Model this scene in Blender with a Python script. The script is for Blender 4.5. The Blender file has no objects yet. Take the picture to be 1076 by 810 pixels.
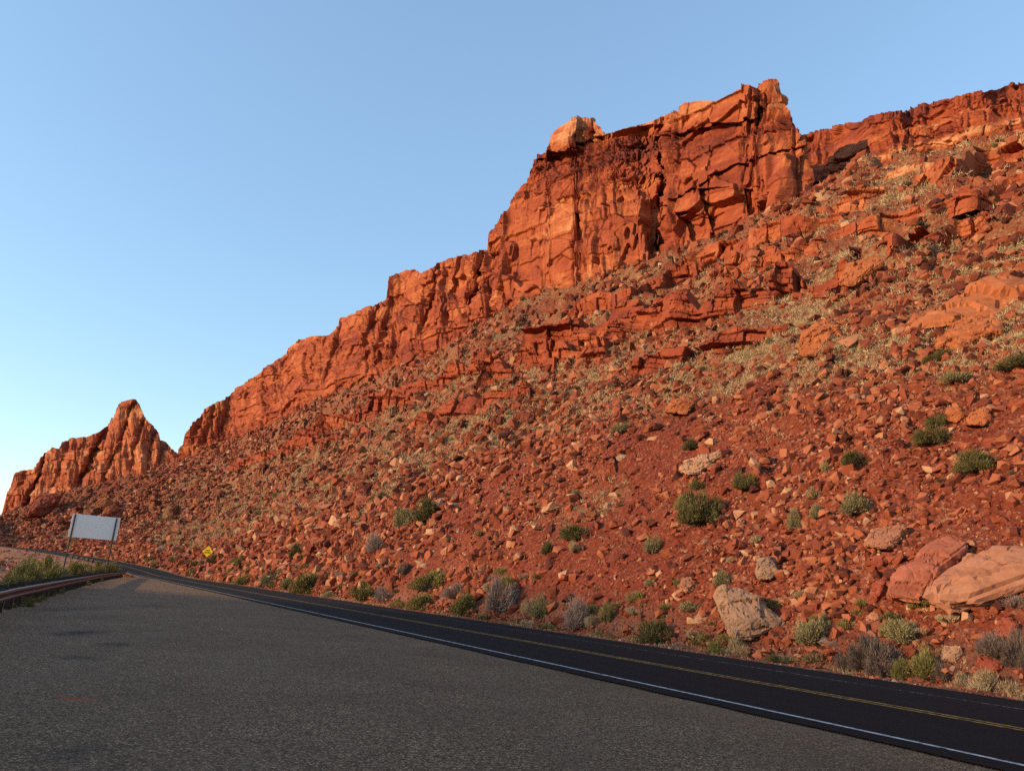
import bpy, bmesh, math, random, time
import numpy as np
from mathutils import Vector, Matrix
T0 = time.time()
random.seed(7)
RNG = np.random.default_rng(11)
sc = bpy.context.scene
COL = sc.collection

# ------------------------------------------------------------------ helpers
def tag(o, label=None, cat=None, group=None, kind=None):
    if label: o['label'] = label
    if cat: o['category'] = cat
    if group: o['group'] = group
    if kind: o['kind'] = kind
    return o

def link(name, me, parent=None):
    o = bpy.data.objects.new(name, me)
    COL.objects.link(o)
    if parent is not None: o.parent = parent
    return o

def empty(name, loc, rotz=0.0):
    o = bpy.data.objects.new(name, None)
    COL.objects.link(o)
    o.empty_display_size = .2
    o.location = loc
    o.rotation_euler = (0, 0, rotz)
    return o

def np_mesh(name, V, Fc, mat=None, attrs=None, smooth=False):
    """V (n,3); Fc (m,k) all faces with k corners"""
    V = np.ascontiguousarray(V, np.float32)
    Fc = np.ascontiguousarray(Fc, np.int32)
    me = bpy.data.meshes.new(name)
    n, (m, k) = len(V), Fc.shape
    me.vertices.add(n); me.loops.add(m*k); me.polygons.add(m)
    me.vertices.foreach_set('co', V.ravel())
    me.loops.foreach_set('vertex_index', Fc.ravel())
    me.polygons.foreach_set('loop_start', np.arange(0, m*k, k, dtype=np.int32))
    me.polygons.foreach_set('use_smooth', np.full(m, smooth, dtype=bool))
    me.update(calc_edges=True)
    for nm, a in (attrs or {}).items():
        at = me.attributes.new(nm, 'FLOAT', 'POINT')
        at.data.foreach_set('value', np.ascontiguousarray(a, np.float32).ravel())
    if mat: me.materials.append(mat)
    return me

def grid_faces(na, nb):
    i = np.arange(na-1)[:, None]*nb + np.arange(nb-1)[None, :]
    return np.stack([i, i+nb, i+nb+1, i+1], -1).reshape(-1, 4)

# ------------------------------------------------------------------ noise
def hsh(ix, iy, iz, seed):
    with np.errstate(over='ignore'):
        h = (ix.astype(np.int64).astype(np.uint32)*np.uint32(73856093)) ^ (iy.astype(np.int64).astype(np.uint32)*np.uint32(19349663)) \
            ^ (iz.astype(np.int64).astype(np.uint32)*np.uint32(83492791)) ^ np.uint32((seed*2654435761) & 0xffffffff)
        h ^= h >> np.uint32(16); h *= np.uint32(0x7feb352d); h ^= h >> np.uint32(15); h *= np.uint32(0x846ca68b); h ^= h >> np.uint32(16)
    return h

def h01(h): return h.astype(np.float32)*np.float32(1/4294967296.0)
def rehash(h, k):
    with np.errstate(over='ignore'):
        h = (h ^ np.uint32(k*0x9e3779b9 & 0xffffffff))*np.uint32(0x85ebca6b); h ^= h >> np.uint32(13); h *= np.uint32(0xc2b2ae35); h ^= h >> np.uint32(16)
    return h

def vnoise(P, seed=0):
    P = np.asarray(P, np.float64)
    i = np.floor(P); f = (P-i).astype(np.float32); f = f*f*f*(f*(f*6-15)+10)
    out = 0
    for dx in (0, 1):
        wx = f[..., 0] if dx else 1-f[..., 0]
        for dy in (0, 1):
            wy = f[..., 1] if dy else 1-f[..., 1]
            for dz in (0, 1):
                wz = f[..., 2] if dz else 1-f[..., 2]
                out = out + wx*wy*wz*h01(hsh(i[..., 0]+dx, i[..., 1]+dy, i[..., 2]+dz, seed))
    return out*2-1

def fbm(P, octv=4, seed=0, gain=.5):
    a, s, out = 1.0, 1.0, 0
    for k in range(octv):
        out = out + a*vnoise(np.asarray(P)*s + 17.3*k, seed+k); a *= gain; s *= 2.03
    return out

def worley(P, seed=0, jit=.9):
    """F1, F2, id hash and the offset to the nearest seed"""
    P = np.asarray(P, np.float64)
    i = np.floor(P); f = (P-i).astype(np.float32)
    f1 = np.full(P.shape[:-1], 9, np.float32); f2 = f1.copy()
    hid = np.zeros(P.shape[:-1], np.uint32)
    off = np.zeros(P.shape, np.float32)
    for dx in (-1, 0, 1):
        for dy in (-1, 0, 1):
            for dz in (-1, 0, 1):
                h = hsh(i[..., 0]+dx, i[..., 1]+dy, i[..., 2]+dz, seed)
                ox = f[..., 0]-dx-.5-(h01(h)-.5)*jit
                oy = f[..., 1]-dy-.5-(h01(rehash(h, 1))-.5)*jit
                oz = f[..., 2]-dz-.5-(h01(rehash(h, 2))-.5)*jit
                d = ox*ox+oy*oy+oz*oz
                m = d < f1
                f2 = np.where(m, f1, np.minimum(f2, d))
                f1 = np.where(m, d, f1)
                hid = np.where(m, h, hid)
                off[..., 0] = np.where(m, ox, off[..., 0]); off[..., 1] = np.where(m, oy, off[..., 1]); off[..., 2] = np.where(m, oz, off[..., 2])
    return np.sqrt(f1), np.sqrt(f2), hid, off

def sstep(a, b, x):
    t = np.clip((np.asarray(x, float)-a)/(b-a), 0, 1)
    return t*t*(3-2*t)

def blocks(P, seed, tilt=.5, jit=.85):
    """fractured-rock relief: every cell has its own depth and its own plane; -1..1, and the distance to the joint"""
    f1, f2, hid, off = worley(P, seed, jit)
    r = h01(rehash(hid, 5))*2-1
    g = [h01(rehash(hid, 6+k))*2-1 for k in range(3)]
    pl = off[..., 0]*g[0]+off[..., 1]*g[1]+off[..., 2]*g[2]
    return r + tilt*2*pl, f2-f1, h01(rehash(hid, 21))

def bricks(x, z, L, Hh, seed, slant=.3, wob=.30, tilt=.6):
    """bedded, jointed sandstone: beds of uneven thickness cut by joints that stop at the bedding planes"""
    o = np.zeros_like(x)
    w1 = fbm(np.stack([x/(2.2*L), z/(2.2*Hh), o], -1), 3, seed)
    zz = z/Hh+wob*w1; zz = zz+.45*vnoise(np.stack([zz*.8, o, o+.5], -1), seed+1)
    k = np.floor(zz); fz = zz-k
    hk = hsh(k, o, o, seed+2); r1 = h01(hk); r2 = h01(rehash(hk, 3)); r3 = h01(rehash(hk, 4))
    w2 = fbm(np.stack([x/(1.5*L)+9, z/(1.2*Hh), o+3], -1), 3, seed+3)
    xx = (x+slant*(r3*2-.6)*Hh*fz)/(L*(.55+.9*r1))+r2*17+wob*w2
    xx = xx+.4*vnoise(np.stack([xx*.9, k*3.7, o], -1), seed+4)
    j = np.floor(xx); fx = xx-j
    h = hsh(j, k, o, seed+5)
    ra = h01(rehash(h, 1)); g1 = h01(rehash(h, 2))*2-1; g2 = h01(rehash(h, 3))*2-1; rb = h01(rehash(h, 4))
    e = np.minimum(np.minimum(fx, 1-fx)*L, np.minimum(fz, 1-fz)*Hh)
    return ra*2-1+tilt*2*((fx-.5)*g1+(fz-.5)*(g2-.25)), e, rb, r3

# ------------------------------------------------------------------ camera model (photograph 1076 x 810)
PW, PH, PF = 1076.0, 810.0, 777.0
CAMH = 1.6
p_, r_ = math.radians(15.54), math.radians(4.0)
cF = np.array([0, math.cos(p_), math.sin(p_)]); cU0 = np.array([0, -math.sin(p_), math.cos(p_)]); cR0 = np.array([1., 0, 0])
cR = cR0*math.cos(r_)+cU0*math.sin(r_); cU = -cR0*math.sin(r_)+cU0*math.cos(r_)
def ray(u, v):
    u = np.asarray(u, float)[..., None]; v = np.asarray(v, float)[..., None]
    return cF*PF + cR*(u-PW/2) + cU*(PH/2-v)
def proj(P):
    Q = np.asarray(P, float)-np.array([0, 0, CAMH])
    d = np.maximum(Q@cF, .01)
    return PW/2+PF*(Q@cR)/d, PH/2-PF*(Q@cU)/d
cam = bpy.data.cameras.new('camera'); co = link('camera', cam)
M = Matrix.Identity(4)
for k in range(3):
    M[k][0], M[k][1], M[k][2] = cR[k], cU[k], -cF[k]
M[2][3] = CAMH
co.matrix_world = M
cam.sensor_width = 36; cam.sensor_fit = 'HORIZONTAL'; cam.lens = PF/PW*36
cam.clip_start = .1; cam.clip_end = 20000
sc.camera = co

# ------------------------------------------------------------------ road frame
AZ = math.radians(-28.89)
rD = np.array([math.sin(AZ), math.cos(AZ)]); nD = np.array([rD[1], -rD[0]])
def st2xy(s, t):
    s = np.asarray(s, float)[..., None]; t = np.asarray(t, float)[..., None]
    return s*rD + t*nD
TOE = 20.6
L1, RC = 150.0, 200.0
def lq2st(l, q):
    """arc length along the toe of the hill and offset from it (hill positive) to the straight road frame"""
    l = np.asarray(l, float); q = np.asarray(q, float)
    ph = np.clip((l-L1)/RC, 0, None)
    s = np.where(l < L1, l, L1+(RC+q)*np.sin(ph)); t = np.where(l < L1, TOE+q, TOE-RC+(RC+q)*np.cos(ph))
    return s, t
def zroad(l):
    l = np.asarray(l, float)
    x = np.clip(l-150, 0, 110)
    return np.where(x < 20, x*x/40*.042, (x-10)*.042)
def road_pt(l, q, dz=0.0):
    xy = st2xy(*lq2st(l, q)); z = zroad(l)+dz
    return np.concatenate([xy, (z+np.zeros(xy.shape[:-1]))[..., None]], -1)
def rail_t(s):
    return np.interp(s, [-40, 5, 15, 21, 28, 37, 50, 71, 90, 112], [-2.2, -2.1, -1.95, -1.75, -1.4, -.75, .25, 1.9, 3.7, 6.0])
# ------------------------------------------------------------------ cliff line in plan and the height of its foot, from the photograph
cp = [(-90, 99)]
for s in range(-60, 341, 10): cp.append((s, 88-.12*s))
cp += [(380, 22), (420, -10), (457, -40), (510, -110), (560, -190), (600, -280)]
cp = np.array(cp, float)
BASE = np.array([(-400, 590), (-200, 575), (-60, 556), (5, 539), (30, 531), (60, 518), (100, 508), (150, 496), (188, 485), (240, 463), (300, 441), (350, 416), (400, 400), (450, 375),
                 (500, 345), (540, 322), (600, 300), (690, 268), (780, 240), (850, 204), (900, 181), (1000, 152), (1076, 132), (1300, 80), (1700, 0)], float)
def foot_z(xy):
    xy = np.asarray(xy, float)
    z = np.full(xy.shape[:-1], 40.0)
    lo = np.full_like(z, -20); hi = np.full_like(z, 300)
    for _ in range(50):
        z = (lo+hi)/2
        u, v = proj(np.concatenate([xy, z[..., None]], -1))
        below = v > np.interp(u, BASE[:, 0], BASE[:, 1])
        lo = np.where(below, z, lo); hi = np.where(below, hi, z)
    return z
cs = np.concatenate([[0], np.cumsum(np.hypot(*np.diff(cp, axis=0).T))])
cd = np.linspace(0, cs[-1], 600)
cl_st = np.stack([np.interp(cd, cs, cp[:, 0]), np.interp(cd, cs, cp[:, 1])], -1)
for _ in range(12): cl_st[1:-1] = (cl_st[:-2]+2*cl_st[1:-1]+cl_st[2:])/4
cl_xy = st2xy(cl_st[:, 0], cl_st[:, 1])
cl_z = foot_z(cl_xy)
cl_z[cl_st[:, 0] < 22] = np.interp(22, cl_st[:, 0], cl_z)    # out of the frame: level on
for _ in range(30): cl_z[1:-1] = (cl_z[:-2]+2*cl_z[1:-1]+cl_z[2:])/4
cl_az = np.arctan2(cl_xy[:, 0], cl_xy[:, 1]); cl_r = np.hypot(cl_xy[:, 0], cl_xy[:, 1])
_o = np.argsort(cl_az); AZS, RS = cl_az[_o], cl_r[_o]
# toe arc length  ->  index along the cliff line
lk = np.array([-70, -40, 0, 40, 80, 136, 164, 192, 228, 270, 320, 380], float)
sk = np.array([-88, -50, 0, 50, 110, 190, 260, 335, 390, 455, 530, 597], float)
_ci = np.argsort(cl_st[:, 0])
def cliff_at(l):
    s = np.interp(l, lk, sk)
    k = np.interp(s, cl_st[_ci, 0], np.arange(len(_ci))[_ci])
    f = lambda a: np.interp(k, np.arange(len(a)), a)
    return np.stack([f(cl_xy[:, 0]), f(cl_xy[:, 1]), f(cl_z)], -1)

# ------------------------------------------------------------------ hillside sheet
ref_l = np.linspace(-62, 375, 4000)
mid = road_pt(ref_l, 0)*.65+cliff_at(ref_l)*.35
mu, _ = proj(mid)
mono = np.maximum.accumulate(mu[::-1])[::-1]
NA = 1500
u_s = np.concatenate([np.linspace(-180, 1250, NA-60), np.linspace(1252, 2100, 360)])
inv = np.interp(u_s, mono[::-1]+np.linspace(0, 1e-6, len(mono)), ref_l[::-1])
LS = np.unique(np.concatenate([np.linspace(-62, inv.min()-.5, 30), inv, np.linspace(inv.max()+1, 375, 30)]))
bb = np.linspace(0, 1, 3000)[:, None]
_, rv = proj(road_pt(np.array([26.]), 0)*(1-bb)+cliff_at(np.array([26.]))*bb)
NB = 720
BS = np.interp(np.linspace(rv.max(), rv.min(), NB), rv[::-1], bb[::-1, 0])
BS[0], BS[-1] = 0, 1
def hill_base(l, b):
    Tq = road_pt(l, 0); Cq = cliff_at(l)
    P = Tq*(1-b[..., None])+Cq*b[..., None]
    L = np.hypot(Cq[..., 0]-Tq[..., 0], Cq[..., 1]-Tq[..., 1])
    q = b*L
    P[..., 2] += 1.1*np.sin(np.clip(b*3.2, 0, 1)*math.pi)*sstep(0, 3, q)     # steep cut bank above the road
    return P, q
def grass_zone(P, q, b):
    n = fbm(P*np.array([.06, .06, .06]), 4, 91)
    z = sstep(9, 14, q+5.0*n)
    far = sstep(215, 330, np.hypot(P[..., 0], P[..., 1]))
    return z*(1-.4*sstep(.5, .8, b+.15*n))*(1-.5*far)*(.35+.65*sstep(-.12, .22, fbm(P*.2, 4, 92)))
def streak(P, l, b): return fbm(np.stack([l*.11, b*2.2, 0*l], -1), 4, 47)
def hill_detail(P, q, b, l):
    amp = sstep(.3, 5, q)
    ds = np.hypot(P[..., 0], P[..., 1])
    z = 1.3*fbm(P*np.array([.055, .055, .09]), 3, 3)*sstep(2, 18, q)
    z = z + .35*fbm(P*.25, 3, 8)*amp
    z = z - .55*np.clip(-streak(P, l, b)-.05, 0, 1)*sstep(2, 9, q)*.8
    # half-buried blocks at three sizes
    w = .6*fbm(P*.3, 2, 40)[..., None]; patch = fbm(P*np.array([.10, .10, .10]), 3, 44)
    for sc_, a_, sd, q0, q1 in ((4.2, 2.0, 51, 16, 36), (1.9, .50, 52, 2.5, 9), (.8, .17, 53, .2, 2.5), (.38, .07, 54, -1.2, .5)):
        r, e, k = blocks((P+w)/sc_*np.array([1, 1, 1.5]), sd, .6)
        keep = sstep(.45, .62, k+.30*patch)
        z = z + a_*np.clip(r, -.2, 1.3)*keep*sstep(0, .16, e)*sstep(q0, q1, q)
    return z
Lg, Bg = np.meshgrid(LS, BS, indexing='ij')
P0, Qg = hill_base(Lg, Bg)
TP = P0.copy(); TP[..., 2] += hill_detail(P0, Qg, Bg, Lg); ST = streak(P0, Lg, Bg)
GZ = grass_zone(P0, Qg, Bg)
TU, TV = proj(TP)
TD = np.linalg.norm(TP-np.array([0, 0, CAMH]), axis=-1)
# rows on the road side of the toe (under the road, the pull-out and the low ground beyond the guardrail)
qneg = -np.concatenate([np.linspace(170, 60, 24), np.linspace(56, 22, 40), np.linspace(21.5, 11, 44), [10.8, 10, 8, 5, 2, 1.7, 1.5, 1.3, 1.1, .9, .7, .5, .35, .2, .1]])
Lm, Qm = np.meshgrid(LS, qneg, indexing='ij')
def low_ground(l, q):
    P = road_pt(l, q)
    S = P[..., 0]*rD[0]+P[..., 1]*rD[1]; Tt = P[..., 0]*nD[0]+P[..., 1]*nD[1]
    d1 = np.maximum(rail_t(S)-.7-Tt, 0)                     # behind the first rail
    d2 = np.maximum(-12.6-q, 0)                             # inside the bend
    d = np.where(S < 113, np.minimum(d1, d2), d2)
    zr = zroad(l)
    drop = -.55*sstep(0, 3, d)-.5*sstep(3, 10, d)
    lift = sstep(50, 150, S)*4.2*sstep(8, 34, d)*sstep(120, 200, S+.3*d)
    nz = .28*fbm(P*.12, 4, 61)*sstep(.6, 4, d)+.12*fbm(P*.6, 3, 62)*sstep(.6, 3, d)
    P[..., 2] = zr*np.where(d > 0, sstep(22, 0, d), 1)+drop+lift+nz-.07+np.where(q > -1.6, .045*sstep(-1.6, -1.2, q)+.03*fbm(P*1.5, 3, 64), 0)
    return P
LP = low_ground(Lm, Qm)
# behind the foot of the cliffs: level ground falling away
cl = TP[:, -1:, :]; tq = road_pt(LS, 0)
out = np.stack([cl[:, 0, 0]-tq[:, 0], cl[:, 0, 1]-tq[:, 1]], -1); out /= np.linalg.norm(out, axis=1, keepdims=True)
bk = np.array([4, 8, 14, 22, 35, 60, 110])
BP = np.concatenate([cl[..., :2]+out[:, None, :]*bk[None, :, None], cl[..., 2:]+(bk*-.06)[None, :, None]], -1)
ALL = np.concatenate([LP, TP, BP], 1)
gz_all = np.concatenate([np.zeros(Lm.shape), GZ, GZ[:, -1:].repeat(len(bk), 1)], 1)
sand_all = np.concatenate([np.where(Qm < -1.7, 1.0, .55), .55*sstep(2.0, 0, Qg), np.zeros(BP.shape[:2])], 1)
st_all = np.concatenate([np.zeros(Lm.shape), ST, ST[:, -1:].repeat(len(bk), 1)], 1)
upper_all = np.concatenate([np.zeros(Lm.shape), sstep(10, 40, Qg), np.ones(BP.shape[:2])], 1)

# ------------------------------------------------------------------ materials
def mat(name):
    m = bpy.data.materials.new(name); m.use_nodes = True
    nt = m.node_tree; bs = nt.nodes['Principled BSDF']
    bs.inputs['Specular IOR Level'].default_value = .2
    return m, nt, bs
def N(nt, typ, **kw):
    n = nt.nodes.new(typ)
    for k, v in kw.items():
        if hasattr(n, k): setattr(n, k, v)
        else: n.inputs[k].default_value = v
    return n
def ramp(nt, stops, interp='LINEAR'):
    n = nt.nodes.new('ShaderNodeValToRGB'); e = n.color_ramp; e.interpolation = interp
    while len(e.elements) < len(stops): e.elements.new(.5)
    for el, (p, c) in zip(e.elements, stops): el.position = p; el.color = (*c, 1)
    return n
def mixc(nt, fac, a, b, mode='MIX'):
    n = nt.nodes.new('ShaderNodeMix'); n.data_type = 'RGBA'; n.blend_type = mode
    for sock, x in ((n.inputs['Factor'], fac), (n.inputs['A'], a), (n.inputs['B'], b)):
        if hasattr(x, 'links'): nt.links.new(x, sock)
        elif isinstance(x, tuple): sock.default_value = (*x, 1)
        else: sock.default_value = x
    return n.outputs['Result']
def noise(nt, co_, scale, detail=5, rough=.6, typ=None):
    n = N(nt, 'ShaderNodeTexNoise', Scale=scale, Detail=detail, Roughness=rough)
    if co_ is not None: nt.links.new(co_, n.inputs['Vector'])
    return n.outputs['Fac']
def maprange(nt, x, a, b, c=0., d=1.):
    n = N(nt, 'ShaderNodeMapRange'); nt.links.new(x, n.inputs['Value'])
    for nm, v in (('From Min', a), ('From Max', b), ('To Min', c), ('To Max', d)): n.inputs[nm].default_value = v
    return n.outputs['Result']
def bump(nt, h, dist, strength, bs):
    n = N(nt, 'ShaderNodeBump'); n.inputs['Distance'].default_value = dist; n.inputs['Strength'].default_value = strength
    nt.links.new(h, n.inputs['Height']); nt.links.new(n.outputs['Normal'], bs.inputs['Normal'])
def attr(nt, name):
    return N(nt, 'ShaderNodeAttribute', attribute_name=name).outputs['Fac']
def position(nt): return N(nt, 'ShaderNodeNewGeometry').outputs['Position']
def mapping(nt, v, scale):
    n = N(nt, 'ShaderNodeMapping'); nt.links.new(v, n.inputs['Vector']); n.inputs['Scale'].default_value = scale
    return n.outputs['Vector']

def rock_stops(k=1.0):
    return [(0, (.12*k, .025*k, .014*k)), (.25, (.21*k, .042*k, .019*k)), (.5, (.29*k, .066*k, .024*k)), (.75, (.37*k, .107*k, .037*k)), (1, (.46*k, .205*k, .095*k))]

def cliff_material():
    m, nt, bs = mat('red_sandstone'); bs.inputs['Roughness'].default_value = .92
    P = position(nt)
    t = attr(nt, 'tint')
    n1 = noise(nt, mapping(nt, P, (.35, .35, 1.1)), 1.0, 6, .62)
    n2 = noise(nt, mapping(nt, P, (1.2, 1.2, .22)), 1.0, 4, .6)      # varnish streaks run down the face
    a = nt.nodes.new('ShaderNodeMath'); a.operation = 'MULTIPLY_ADD'; nt.links.new(n1, a.inputs[0]); a.inputs[1].default_value = .5
    nt.links.new(t, a.inputs[2])
    b = nt.nodes.new('ShaderNodeMath'); b.operation = 'SUBTRACT'; nt.links.new(a.outputs[0], b.inputs[0]); b.inputs[1].default_value = .25
    r = ramp(nt, rock_stops()); nt.links.new(b.outputs[0], r.inputs['Fac'])
    c = mixc(nt, maprange(nt, n2, .56, .74, 0, .55), r.outputs['Color'], (.15, .038, .024))
    nt.links.new(c, bs.inputs['Base Color'])
    bump(nt, noise(nt, P, 1.6, 8, .62), .32, .7, bs)
    return m
M_CLIFF = cliff_material()

def hill_material():
    m, nt, bs = mat('scree_soil'); bs.inputs['Roughness'].default_value = .95
    P = position(nt)
    big = noise(nt, P, .18, 5, .6)
    soil = ramp(nt, [(.3, (.15, .028, .013)), (.5, (.21, .043, .019)), (.7, (.27, .070, .029))]); nt.links.new(big, soil.inputs['Fac'])
    v = N(nt, 'ShaderNodeTexVoronoi', Scale=5.5); nt.links.new(P, v.inputs['Vector'])
    sep = N(nt, 'ShaderNodeSeparateColor'); nt.links.new(v.outputs['Color'], sep.inputs[0])
    st = ramp(nt, [(0, (.07, .018, .011)), (.35, (.18, .040, .020)), (.7, (.29, .082, .040)), (1, (.36, .17, .10))]); nt.links.new(sep.outputs[0], st.inputs['Fac'])
    c = mixc(nt, maprange(nt, sep.outputs[1], .35, .55), soil.outputs['Color'], st.outputs['Color'])
    up = ramp(nt, [(.3, (.15, .043, .021)), (.7, (.29, .092, .038))]); nt.links.new(noise(nt, P, .8, 5, .65), up.inputs['Fac'])
    c = mixc(nt, attr(nt, 'upper'), c, mixc(nt, .5, c, up.outputs['Color']))
    c = mixc(nt, maprange(nt, attr(nt, 'streak'), -.5, .5, .55, 0), c, (.16, .028, .013))
    gn = maprange(nt, noise(nt, P, 1.7, 4, .6), .40, .58, 0, .9)
    gm = nt.nodes.new('ShaderNodeMath'); gm.operation = 'MULTIPLY'; nt.links.new(gn, gm.inputs[0]); nt.links.new(attr(nt, 'grass'), gm.inputs[1])
    gcol = ramp(nt, [(.35, (.22, .135, .064)), (.65, (.36, .245, .125))]); nt.links.new(noise(nt, P, 4, 3), gcol.inputs['Fac'])
    c = mixc(nt, gm.outputs[0], c, gcol.outputs['Color'])
    sn = ramp(nt, [(.3, (.20, .075, .042)), (.5, (.27, .14, .085)), (.7, (.20, .12, .065))]); nt.links.new(noise(nt, P, .35, 6, .65), sn.inputs['Fac'])
    c = mixc(nt, attr(nt, 'sand'), c, sn.outputs['Color'])
    nt.links.new(c, bs.inputs['Base Color'])
    h = nt.nodes.new('ShaderNodeMath'); h.operation = 'ADD'
    nt.links.new(noise(nt, P, 7, 6, .7), h.inputs[0]); nt.links.new(v.outputs['Distance'], h.inputs[1])
    bump(nt, h.outputs[0], .16, .9, bs)
    return m
M_HILL = hill_material()

me = np_mesh('scree_hillside', ALL.reshape(-1, 3), grid_faces(ALL.shape[0], ALL.shape[1])[:, ::-1], M_HILL,
             {'grass': gz_all, 'sand': sand_all, 'upper': upper_all, 'streak': st_all})
tag(link('scree_hillside', me), kind='structure')
print('terrain', ALL.shape, round(time.time()-T0, 1))

# far ground to the horizon
def ground_sheet():
    rr = np.array([0, 50, 120, 300, 800, 2500, 9000.]); aa = np.linspace(0, 2*math.pi, 65)
    X = np.stack([np.outer(rr, np.cos(aa)), np.outer(rr, np.sin(aa)), np.zeros((7, 65))-3.4], -1)
    X[2:, :, 2] += .6*fbm(X[2:]*.01, 2, 5)
    return X
g_ = ground_sheet()
me = np_mesh('desert_ground', g_.reshape(-1, 3), grid_faces(7, 65), M_HILL, {'sand': np.ones(7*65), 'grass': np.zeros(7*65), 'upper': np.zeros(7*65)})
tag(link('desert_ground', me), kind='structure')

# ------------------------------------------------------------------ cliffs
def cliff_frame(u, v):
    """the point of the cliff line's vertical curtain seen at (u, v): direction per metre of plan distance, plan distance"""
    d = ray(u, v); h = np.hypot(d[..., 0], d[..., 1])
    return d/h[..., None], np.interp(np.arctan2(d[..., 0], d[..., 1]), AZS, RS)

def rock_wall(name, base, top, depth, nu, nw, seed, bscale=1.0, dip=.12, back=26., batter=.16, amp=1.0, tint0=.5, cap=.0, under=14, roundtop=.12, tint_fn=None, rub_fn=None, soft=2):
    """one wall of bedded sandstone standing on the cliff line; base and top are its foot and skyline, depth(u, f) its set-backs in metres"""
    base = np.array(base, float); top = np.array(top, float)
    u0, u1 = max(base[0, 0], top[0, 0]), min(base[-1, 0], top[-1, 0])
    us = np.linspace(u0, u1, nu)
    vb = np.interp(us, base[:, 0], base[:, 1])+under; vt = np.interp(us, top[:, 0], top[:, 1])
    vt = vt+1.2*fbm(np.stack([us*.12, us*0, us*0], -1), 3, seed+70)
    fs = np.linspace(0, 1, nw)
    U, Fr = np.meshgrid(us, fs, indexing='ij')
    V = vb[:, None]*(1-Fr)+vt[:, None]*Fr
    D, R0_ = cliff_frame(U, V)
    hpx = (vb-vt)[:, None]
    Rr = R0_ + batter*Fr*hpx*R0_/PF + depth(U, V, Fr)
    P = D*Rr[..., None]; P[..., 2] += CAMH
    # facing direction in plan from the curtain's tangent (smoothed)
    Pm = P.mean(1); tan = np.gradient(Pm[:, :2], axis=0)
    for _ in range(60): tan[1:-1] = (tan[:-2]+2*tan[1:-1]+tan[2:])/4
    tan /= np.linalg.norm(tan, axis=1, keepdims=True)
    nrm = np.stack([tan[:, 1], -tan[:, 0]], -1)
    sgn = np.sign((nrm*-Pm[:, :2]).sum(1)); nrm *= sgn[:, None]
    along = np.concatenate([[0], np.cumsum(np.linalg.norm(np.diff(Pm[:, :2], axis=0), axis=1))])
    zeta = P[..., 2]+dip*along[:, None]
    # relief
    Q = np.stack([np.broadcast_to(along[:, None], U.shape), (P[..., :2]*nrm[:, None, :]).sum(-1)*.6, zeta], -1)
    Q = Q + np.stack([fbm(Q*.12, 2, seed+31), 0*U, .8*fbm(Q*.07, 2, seed+32)], -1)*.8
    b = bscale
    d = np.zeros(U.shape); tint = np.full(U.shape, float(tint0))
    fade = sstep(1.0, .93, Fr)*.4+.6
    rub = sstep(-.15, .5, fbm(Q*np.array([.06, .06, .16]), 3, seed+60))        # rubbly beds against massive ones
    if rub_fn is not None: rub = np.clip(rub*.7+rub_fn(U, V, Fr), 0, 1.2)
    for sc3, a_, sd, m in (((24, 16, 11), 2.0, 1, 1), ((12, 8, 5.5), 1.15, 2, 1), ((5.0, 3.4, 2.4), .75, 3, rub*rub), ((1.5, 1.5, 1.0), .32, 4, rub*rub)):
        Qs = Q*1.0; Qs[..., 2] += (.35 if sd % 2 else -.25)*Q[..., 0]        # fractures run aslant
        r, e, k = blocks(Qs/(np.array(sc3)*b), seed+sd, .9)
        d += a_*b*amp*m*(r*.5-.22*sstep(.04, 0, e)*sstep(.6, .9, k)); tint += (k-.5)*.13
    for L_, H_, a_, sd, jw, lo_ in ((17, 5.0, 1.25, 11, .20, .85), (6.5, 2.1, .55, 22, .12, .10), (2.6, .9, .34, 33, .08, .06), (.8, .4, .14, 44, .05, .05)):
        r, e, k, kb = bricks(Q[..., 0], Q[..., 2], L_*b, H_*b, seed+sd, .5, .4)
        m = lo_+(1-lo_)*rub
        d += a_*b*amp*m*(r*.55-.25*sstep(jw*b, 0, e)*sstep(.6, .9, k))
        tint += (k-.5)*(.15 if L_ > 1.5 else .08)*(.4+.6*m)+(kb-.5)*(.26 if L_ > 4 else .12)
    tint += .10*fbm(Q*.09, 3, seed+52)
    d += .22*amp*b*fbm(Q*.35, 5, seed+77, .55)
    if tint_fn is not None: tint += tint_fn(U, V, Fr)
    for _ in range(soft):                       # weathering rounds the edges
        d[1:-1, 1:-1] = .5*d[1:-1, 1:-1]+.125*(d[:-2, 1:-1]+d[2:, 1:-1]+d[1:-1, :-2]+d[1:-1, 2:])
    d *= fade
    P[..., 0] += nrm[:, None, 0]*d; P[..., 1] += nrm[:, None, 1]*d
    # over the top and down behind
    nbk = 14; bkx = np.linspace(0, 1, nbk+1)[1:]
    e_ = P[:, -1:, :]
    hgt = (P[:, -1, 2]-P[:, 0, 2])[:, None]
    wob = .8*b*fbm(np.stack([np.broadcast_to(along[:, None]*.2, (nu, nbk)), np.broadcast_to(bkx*6, (nu, nbk)), np.zeros((nu, nbk))], -1), 3, seed+88)
    zz = -hgt*.85*bkx[None, :]**1.6 + wob*(1-bkx[None, :])*np.minimum(1, bkx[None, :]*5)
    away = e_[:, 0, :2]/np.linalg.norm(e_[:, 0, :2], axis=1, keepdims=True)
    BK = np.concatenate([e_[..., :2]+away[:, None, :]*(back*bkx**.8)[None, :, None], (e_[..., 2]+zz)[..., None]], -1)
    A = np.concatenate([P, BK], 1)
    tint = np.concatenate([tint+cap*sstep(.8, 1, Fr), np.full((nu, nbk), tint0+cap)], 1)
    me = np_mesh(name, A.reshape(-1, 3), grid_faces(nu, nw+nbk), M_CLIFF, {'tint': np.clip(tint, 0, 1)})
    o = link(name, me); tag(o, kind='structure')
    return o

def bell(x, c, w): return np.exp(-((x-c)/w)**2)
def step(x, c, w): return sstep(c-w, c+w, x)

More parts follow.
